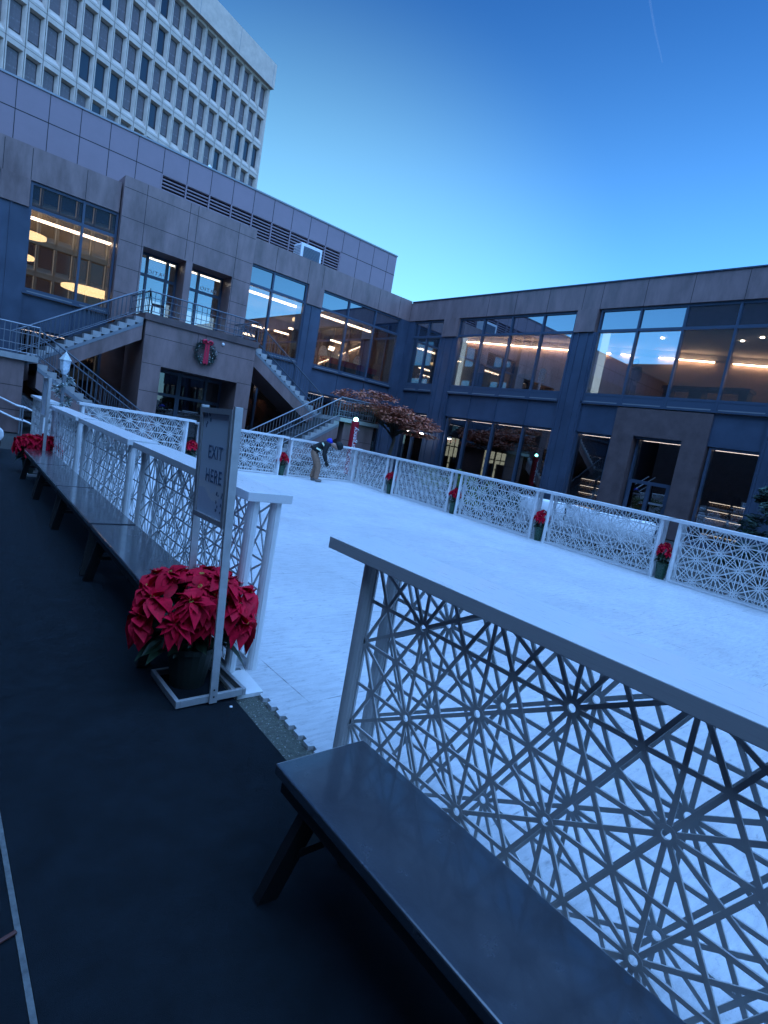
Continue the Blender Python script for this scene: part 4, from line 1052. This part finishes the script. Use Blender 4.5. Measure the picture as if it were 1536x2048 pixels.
MB().lathe([(.02, .72), (.13, .76), (.14, 1.25), (.06, 1.32)], 14).build('lamp_shade', M['chairwhite'], lpn, local=True)
ds = thing('office_desk', (19.9, 8.2, 4.2), 'long dark reception desk with shelves behind the big right hand windows', 'desk')
mb = MB(); mb.box(19.5, 20.1, 6.4, 9.1, 4.95, 5.05); mb.build('desktop', M['furniture'], ds)
for y0, y1 in ((6.45, 6.7), (7.8, 8.2), (8.85, 9.05)): MB().box(19.55, 20.05, y0, y1, 4.2, 4.949).build('pedestal', M['furniture'], ds)
def fridge(y, x, lab):
    t = thing('bottle_shelf', (x, y, 0), lab, 'shelf', 'stocked bottle shelves in the ground floor shop')
    mb = MB(); mb.box(-.25, .3, -.36, -.33, 0, 1.75); mb.box(-.25, .3, .33, .36, 0, 1.75); mb.box(.27, .3, -.329, .329, 0, 1.75); mb.build('cabinet', M['furniture'], t, local=True)
    for k in range(6):
        z = .15 + .26 * k
        MB().box(-.22, .26, -.328, .328, z - .03, z).build('shelf', M['fridgewhite'], t, local=True)
    sl_ = MB()
    for k in range(1, 6): sl_.box(-.20, -.17, -.31, .31, .15 + .26 * k - .045, .15 + .26 * k - .0305)
    sl_.build('shelf_light', M['shelflight'], t, local=True)
    bt = MB()
    for k in range(5):
        for j in range(9): bt.lathe([(.028, 0), (.028, .14), (.012, .17), (.012, .2)], 6, (-.14, -.29 + .072 * j, .151 + .26 * k))
    bt.build('bottles', M['bottles'], t, local=True)
    return t
f0 = fridge(11.0, 19.7, 'stocked bottle shelf behind the shop window left of the granite door surround, left one')
dup(f0, (19.7, 10.35, 0), 0, 'stocked bottle shelf behind the shop window left of the granite door surround, right one')
dup(f0, (19.75, 6.45, 0), 0, 'stocked bottle shelf in the shop window right of the granite door surround, left one')
dup(f0, (19.75, 5.75, 0), 0, 'stocked bottle shelf in the shop window right of the granite door surround, right one')
bc = thing('patio_chair', (6.25, 20.6, 4.24), 'thin dark metal chair on the balcony in front of the patio door', 'chair')
MB().box(-.22, .22, -.2, .2, .43, .46).build('seat', M['benchleg'], bc, local=True)
mb = MB()
for sx in (-.2, .2): mb.tube([(sx, .2, .44), (sx, .28, .92)], .014, 6)
for z in (.6, .75, .9): mb.tube([(-.2, .21 + (z - .44) * .16, z), (.2, .21 + (z - .44) * .16, z)], .01, 6)
mb.build('backrest', M['benchleg'], bc, local=True)
for sx in (-.2, .2):
    for sy in (-.18, .18): MB().tube([(sx * 1.05, sy * 1.1, 0), (sx, sy, .43)], .014, 6).build('leg', M['benchleg'], bc, local=True)
bc.rotation_euler = (0, 0, R(70))
pb_ = thing('leaf_litter', (.29, 1.62, -.003), 'thin reddish brown scrap lying across the carpet edge at bottom left', 'scrap')
MB().bar((-.045, -.010, .006), (.016, .008, .008), .013, .007).build('scrap_body', M['brownthing'], pb_, local=True, bevel=.002)
bt_ = thing('paper_scrap', (1.42, 2.60, -.004), 'tiny white speck on the carpet beside the sign base', 'litter')
MB().lathe([(.004, 0), (.009, .001), (.008, .005), (.001, .006)], 10).build('paper', M['whiteplastic'], bt_, local=True)
# ------------------------------------------------------------------ people
def skin_mesh(name, nodes, edges, m, parent, sub=2, smooth=True):
    me = bpy.data.meshes.new(name); keys = list(nodes); idx = {k: i for i, k in enumerate(keys)}
    me.from_pydata([nodes[k][0] for k in keys], [(idx[a], idx[b]) for a, b in edges], [])
    o = bpy.data.objects.new(name, me); COL.objects.link(o)
    o.modifiers.new('skin', 'SKIN')
    if not me.skin_vertices: me.attributes  # layer is made by the modifier
    sv = me.skin_vertices[0].data if me.skin_vertices else None
    if sv is None:
        bpy.context.view_layer.objects.active = o
    for k in keys:
        r = nodes[k][1]; r = r if isinstance(r, tuple) else (r, r)
        sv[idx[k]].radius = r; sv[idx[k]].use_root = (idx[k] == 0)
    ss = o.modifiers.new('sub', 'SUBSURF'); ss.levels = sub; ss.render_levels = sub
    bpy.context.view_layer.update()
    nm = bpy.data.meshes.new_from_object(o.evaluated_get(bpy.context.evaluated_depsgraph_get()))
    bpy.data.objects.remove(o)
    nm.materials.clear(); nm.materials.append(m); nm.polygons.foreach_set('use_smooth', [smooth] * len(nm.polygons))
    q = bpy.data.objects.new(name, nm); COL.objects.link(q); q.parent = parent
    return q
def hand_nodes(nd, ed, wrist, w, d, side, pre):
    """palm and five separate curled fingers growing from a wrist node"""
    w = Vector(w); d = Vector(d).normalized(); side = Vector(side).normalized(); nn = d.cross(side)
    nd[pre + 'p'] = (tuple(w + d * .05), (.034, .018)); ed.append((wrist, pre + 'p'))
    for i, (o, l) in enumerate(((-.030, .072), (-.010, .082), (.010, .078), (.030, .062))):
        b = w + d * .085 + side * o
        nd[pre + 'a%d' % i] = (tuple(b), .0095); nd[pre + 'b%d' % i] = (tuple(b + d * l * .5 + nn * .012), .0085); nd[pre + 'c%d' % i] = (tuple(b + d * l * .8 + nn * .034), .007)
        ed += [(pre + 'p', pre + 'a%d' % i), (pre + 'a%d' % i, pre + 'b%d' % i), (pre + 'b%d' % i, pre + 'c%d' % i)]
    t = w + d * .03 - side * .035
    nd[pre + 't0'] = (tuple(t), .011); nd[pre + 't1'] = (tuple(t + d * .03 - side * .022), .0095); nd[pre + 't2'] = (tuple(t + d * .06 - side * .024 + nn * .012), .0075)
    ed += [(pre + 'p', pre + 't0'), (pre + 't0', pre + 't1'), (pre + 't1', pre + 't2')]
def person(loc, rz, pose, label, cloth, trousers, group=None, gloves=False):
    t = thing('person', loc, label, 'person', group, rz)
    J = pose
    nd = {'pelvis': (J['pelvis'], (.13, .11)), 'waist': (J['waist'], (.125, .10)), 'chest': (J['chest'], (.155, .12)), 'neck': (J['neck'], .055), 'head0': (J['head0'], (.065, .075)), 'head1': (J['head1'], (.078, .092)), 'head2': (J['head2'], (.06, .07))}
    ed = [('pelvis', 'waist'), ('waist', 'chest'), ('chest', 'neck'), ('neck', 'head0'), ('head0', 'head1'), ('head1', 'head2')]
    for s in 'LR':
        nd['sh' + s] = (J['sh' + s], .06); nd['el' + s] = (J['el' + s], .042); nd['wr' + s] = (J['wr' + s], .03)
        nd['hip' + s] = (J['hip' + s], .095); nd['kn' + s] = (J['kn' + s], .06); nd['an' + s] = (J['an' + s], .042); nd['toe' + s] = (J['toe' + s], .036)
        ed += [('chest', 'sh' + s), ('sh' + s, 'el' + s), ('el' + s, 'wr' + s), ('pelvis', 'hip' + s), ('hip' + s, 'kn' + s), ('kn' + s, 'an' + s), ('an' + s, 'toe' + s)]
        d = Vector(J['wr' + s]) - Vector(J['el' + s])
        hand_nodes(nd, ed, 'wr' + s, J['wr' + s], d, (1, 0, .2), 'h' + s)
    bo = skin_mesh('body', nd, ed, M['skin'], t)
    if gloves:
        bo.data.materials.append(M['blackcloth'])
        for pl in bo.data.polygons:
            for s in 'LR':
                if (pl.center - Vector(J['wr' + s])).length < .19 and pl.center.z < J['wr' + s][2] + .03: pl.material_index = 1
    g = lambda k, r: (J[k], r)
    jn = {'waist': g('waist', (.165, .14)), 'chest': g('chest', (.195, .155)), 'neck': g('neck', .08), 'pel': (tuple(Vector(J['pelvis']) * .72 + Vector(J['waist']) * .28), (.178, .150)), 'hem': (tuple(Vector(J['pelvis']) * 1.0 - Vector(J['waist']) * .0 + Vector((-.01, 0, -.03))), (.172, .135))}
    je = [('waist', 'chest'), ('chest', 'neck'), ('waist', 'pel'), ('pel', 'hem')]
    for s in 'LR':
        jn['sh' + s] = g('sh' + s, .085); jn['el' + s] = g('el' + s, .065); jn['wr' + s] = (tuple(Vector(J['wr' + s]) * .93 + Vector(J['el' + s]) * .07), .05)
        je += [('chest', 'sh' + s), ('sh' + s, 'el' + s), ('el' + s, 'wr' + s)]
    jk = skin_mesh('jacket', jn, je, cloth, t)
    tn = {'pelvis': (tuple(Vector(J['pelvis']) + Vector((0, 0, -.02))), (.145, .125)), 'top': (tuple(Vector(J['pelvis']) * .6 + Vector(J['waist']) * .4), (.11, .10))}; te = [('pelvis', 'top')]
    for s in 'LR':
        tn['hip' + s] = g('hip' + s, .12); tn['kn' + s] = g('kn' + s, .09); tn['an' + s] = (tuple(Vector(J['an' + s]) + Vector((0, 0, -.02))), .072)
        te += [('pelvis', 'hip' + s), ('hip' + s, 'kn' + s), ('kn' + s, 'an' + s)]
        sn = {'a': (tuple(Vector(J['an' + s]) * .6 + Vector(J['toe' + s]) * .4 + Vector((0, 0, -.012))), (.05, .05)), 'h': (tuple(Vector(J['an' + s]) + Vector((-.02, 0, -.045))), .05), 't': (tuple(Vector(J['toe' + s])), (.05, .04))}
        skin_mesh('shoe', sn, [('a', 'h'), ('a', 't')], M['boot'], t)
    skin_mesh('trousers', tn, te, trousers, t)
    return t, jk
stoop = dict(pelvis=(-.16, 0, .90), waist=(-.06, 0, 1.02), chest=(.16, 0, 1.15), neck=(.33, 0, 1.17), head0=(.42, 0, 1.13), head1=(.50, 0, 1.10), head2=(.56, 0, 1.12),
    shL=(.20, .19, 1.12), elL=(.16, .24, .84), wrL=(.26, .20, .62), shR=(.20, -.19, 1.12), elR=(.15, -.25, .85), wrR=(.24, -.20, .62),
    hipL=(-.15, .10, .84), knL=(-.02, .13, .47), anL=(-.12, .13, .08), toeL=(.06, .15, .045), hipR=(-.14, -.10, .84), knR=(.05, -.12, .47), anR=(.03, -.12, .08), toeR=(.21, -.14, .045))
wk, jk = person((9.12, 13.72, 0), R(-35), stoop, 'stooping worker in dark jacket with reflective stripes and tan trousers on the rink', M['blackcloth'], M['tan'], gloves=True)
hd = MB(); hd.lathe([(.02, .13), (.10, .10), (.125, .02), (.115, -.05), (.10, -.06)], 18)
ho = hd.build('beanie', M['blackcloth'], wk, local=True, smooth=True); ho.location = (.545, 0, 1.14); ho.rotation_euler = (0, R(64), 0)
hb = MB(); hb.lathe([(.05, .07), (.12, .06), (.15, 0), (.14, -.07), (.06, -.10)], 18)
hh = hb.build('blue_hood', M['bluecloth'], wk, local=True, smooth=True); hh.location = (.27, 0, 1.235); hh.rotation_euler = (0, R(62), 0); hh.scale = (.62, 1.0, 1.0)
rs_ = MB()
for c, d_, ln in (((.11, -.195, 1.10), (.6, 0, -.75), .17), ((-.02, -.165, .955), (.9, 0, -.35), .15), ((.10, .195, 1.10), (.6, 0, -.75), .17)):
    d_ = Vector(d_).normalized(); c = Vector(c); rs_.bar(c - d_ * ln / 2, c + d_ * ln / 2, .05, .045, up=(-d_.z, 0, d_.x))
rs_.build('reflective_stripe', M['reflect'], wk, local=True)
fc = MB(); fc.lathe([(.002, -.02), (.012, -.01), (.014, .008), (.003, .02)], 8, (.505, 0, 1.015)); 
for s in (-1, 1): fc.lathe([(.002, -.02), (.016, -.01), (.016, .015), (.002, .03)], 8, (.47, s * .088, 1.09))
fc.build('face_features', M['skin'], wk, local=True, smooth=True)
ey = MB()
for s in (-1, 1): ey.lathe([(.002, -.008), (.009, 0), (.002, .008)], 8, (.545, s * .03, 1.03))
ey.build('eyes', M['rubber'], wk, local=True)
stand = dict(pelvis=(0, 0, .95), waist=(0, 0, 1.08), chest=(.02, 0, 1.32), neck=(.02, 0, 1.48), head0=(.04, 0, 1.55), head1=(.05, 0, 1.62), head2=(.04, 0, 1.69),
    shL=(.01, .20, 1.40), elL=(-.02, .25, 1.12), wrL=(.12, .22, .92), shR=(.01, -.20, 1.40), elR=(-.02, -.25, 1.12), wrR=(.12, -.22, .92),
    hipL=(0, .10, .90), knL=(.02, .11, .49), anL=(-.01, .11, .08), toeL=(.15, .13, .045), hipR=(0, -.10, .90), knR=(.02, -.11, .49), anR=(-.01, -.11, .08), toeR=(.15, -.13, .045))
pv, _ = person((19.6, 10.25, 4.2), R(180), stand, 'dark clothed person standing inside the upper right window', M['furniture'], M['blackcloth'])
hr_ = MB().lathe([(.02, .10), (.09, .07), (.105, 0), (.09, -.06)], 16).build('hair', M['blackcloth'], pv, local=True, smooth=True); hr_.location = (.03, 0, 1.66)
# ------------------------------------------------------------------ contrail
def contrail():
    rays = []
    for x, y in ((1296, -20), (1310, 62), (1325, 125)):
        v = _r2 * ((x - 768) / CF) + _u2 * (-(y - 1024) / CF) + _f
        rays.append(Vector((0, 0, CH)) + v * 4200)
    m = bpy.data.materials.new('contrail ice'); m.use_nodes = True; nt = m.node_tree; nt.nodes.clear()
    t = nt.nodes.new('ShaderNodeBsdfTransparent'); d = nt.nodes.new('ShaderNodeBsdfDiffuse'); d.inputs[0].default_value = (.9, .9, .9, 1)
    mx_ = nt.nodes.new('ShaderNodeMixShader'); mx_.inputs[0].default_value = .009
    nt.links.new(t.outputs[0], mx_.inputs[1]); nt.links.new(d.outputs[0], mx_.inputs[2])
    o = nt.nodes.new('ShaderNodeOutputMaterial'); nt.links.new(mx_.outputs[0], o.inputs[0])
    c = MB().tube(rays, [9, 8, 4], 8).build('contrail', m)
    tag(c, 'short faint white contrail in the blue sky at the upper right', 'contrail')
contrail()
# ------------------------------------------------------------------ light
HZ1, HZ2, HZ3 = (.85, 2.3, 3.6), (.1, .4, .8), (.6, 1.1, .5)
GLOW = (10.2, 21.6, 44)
SUN_AZ, SUN_EL = R(-85), R(5)            # azimuth measured clockwise from +Y towards +X
w = bpy.data.worlds.new('World'); S.world = w; w.use_nodes = True; nt = w.node_tree
bg = nt.nodes['Background']; sky = nt.nodes.new('ShaderNodeTexSky'); sky.sky_type = 'NISHITA'; sky.sun_disc = False
sky.sun_elevation = SUN_EL; sky.sun_rotation = SUN_AZ; sky.altitude = 0; sky.air_density = 1.0; sky.dust_density = 0.0; sky.ozone_density = 5.0
tint = nt.nodes.new('ShaderNodeMix'); tint.data_type = 'RGBA'; tint.blend_type = 'MULTIPLY'; tint.inputs['Factor'].default_value = 1
tint.inputs['B'].default_value = (1.03, 1.30, 1.60, 1)
nt.links.new(sky.outputs[0], tint.inputs['A'])
# added glow lobe in the unseen sky behind the camera, brightens the shaded courtyard
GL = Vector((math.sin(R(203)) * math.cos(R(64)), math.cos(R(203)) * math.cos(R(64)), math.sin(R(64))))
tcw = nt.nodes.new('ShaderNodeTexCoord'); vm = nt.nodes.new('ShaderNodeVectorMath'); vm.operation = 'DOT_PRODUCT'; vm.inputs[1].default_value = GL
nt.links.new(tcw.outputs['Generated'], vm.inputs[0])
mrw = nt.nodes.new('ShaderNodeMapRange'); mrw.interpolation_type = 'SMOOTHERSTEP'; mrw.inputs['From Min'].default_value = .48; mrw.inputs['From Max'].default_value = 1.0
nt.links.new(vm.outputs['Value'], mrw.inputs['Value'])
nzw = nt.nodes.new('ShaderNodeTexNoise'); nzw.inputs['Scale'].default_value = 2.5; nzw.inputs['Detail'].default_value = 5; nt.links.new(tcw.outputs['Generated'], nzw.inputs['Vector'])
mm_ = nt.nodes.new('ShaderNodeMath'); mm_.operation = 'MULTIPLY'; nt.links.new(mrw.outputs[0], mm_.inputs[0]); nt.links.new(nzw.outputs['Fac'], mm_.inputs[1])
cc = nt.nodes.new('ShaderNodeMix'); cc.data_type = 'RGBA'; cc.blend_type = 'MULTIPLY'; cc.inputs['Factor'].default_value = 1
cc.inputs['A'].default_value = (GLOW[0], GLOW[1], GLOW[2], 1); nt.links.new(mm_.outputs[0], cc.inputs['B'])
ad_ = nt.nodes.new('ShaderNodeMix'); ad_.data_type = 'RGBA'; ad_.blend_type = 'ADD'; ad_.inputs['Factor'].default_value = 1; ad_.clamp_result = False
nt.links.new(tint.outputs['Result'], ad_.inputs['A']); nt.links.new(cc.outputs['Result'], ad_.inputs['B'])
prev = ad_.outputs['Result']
spw = nt.nodes.new('ShaderNodeSeparateXYZ'); nt.links.new(tcw.outputs['Generated'], spw.inputs[0])
mz = nt.nodes.new('ShaderNodeMapRange'); mz.inputs['From Min'].default_value = .64; mz.inputs['From Max'].default_value = .16; nt.links.new(spw.outputs['Z'], mz.inputs['Value'])
pz = nt.nodes.new('ShaderNodeMath'); pz.operation = 'POWER'; nt.links.new(mz.outputs[0], pz.inputs[0]); pz.inputs[1].default_value = 1.6
cz_ = nt.nodes.new('ShaderNodeMix'); cz_.data_type = 'RGBA'; cz_.blend_type = 'MULTIPLY'; cz_.inputs['Factor'].default_value = 1; cz_.inputs['A'].default_value = (*HZ1, 1); nt.links.new(pz.outputs[0], cz_.inputs['B'])
az_ = nt.nodes.new('ShaderNodeMix'); az_.data_type = 'RGBA'; az_.blend_type = 'ADD'; az_.inputs['Factor'].default_value = 1; nt.links.new(prev, az_.inputs['A']); nt.links.new(cz_.outputs['Result'], az_.inputs['B']); prev = az_.outputs['Result']
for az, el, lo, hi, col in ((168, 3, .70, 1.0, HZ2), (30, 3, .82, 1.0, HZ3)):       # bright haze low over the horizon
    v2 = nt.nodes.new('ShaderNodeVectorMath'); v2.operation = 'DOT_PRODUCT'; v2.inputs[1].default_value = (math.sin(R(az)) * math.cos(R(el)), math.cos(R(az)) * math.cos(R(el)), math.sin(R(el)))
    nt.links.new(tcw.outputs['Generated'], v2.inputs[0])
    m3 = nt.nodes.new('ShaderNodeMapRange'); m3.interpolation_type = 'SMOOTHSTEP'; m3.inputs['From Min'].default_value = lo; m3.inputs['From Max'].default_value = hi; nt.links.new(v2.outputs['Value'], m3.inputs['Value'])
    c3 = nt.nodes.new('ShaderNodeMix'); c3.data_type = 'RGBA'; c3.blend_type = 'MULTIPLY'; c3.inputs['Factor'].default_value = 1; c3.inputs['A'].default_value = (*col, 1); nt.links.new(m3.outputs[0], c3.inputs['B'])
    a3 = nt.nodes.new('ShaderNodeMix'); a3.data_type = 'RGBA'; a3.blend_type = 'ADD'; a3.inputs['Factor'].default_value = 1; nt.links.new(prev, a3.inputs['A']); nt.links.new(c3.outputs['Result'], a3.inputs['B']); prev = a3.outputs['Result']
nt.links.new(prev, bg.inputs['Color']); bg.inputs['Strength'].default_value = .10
sd = bpy.data.lights.new('sun', 'SUN'); sd.energy = 2.0; sd.angle = R(.5); sd.color = (1, .9, .78)
so = bpy.data.objects.new('sun', sd); COL.objects.link(so)
sv_ = Vector((math.sin(SUN_AZ) * math.cos(SUN_EL), math.cos(SUN_AZ) * math.cos(SUN_EL), math.sin(SUN_EL)))
so.rotation_euler = sv_.to_track_quat('Z', 'Y').to_euler()
S.view_settings.view_transform = 'Standard'; S.view_settings.look = 'None'; S.view_settings.exposure = 1.25; S.view_settings.gamma = 1
S.render.engine = 'CYCLES'; S.cycles.use_denoising = True; S.cycles.max_bounces = 8; S.cycles.transparent_max_bounces = 12; S.cycles.glossy_bounces = 4
S.cycles.sample_clamp_indirect = 6; S.cycles.caustics_reflective = False; S.cycles.caustics_refractive = False
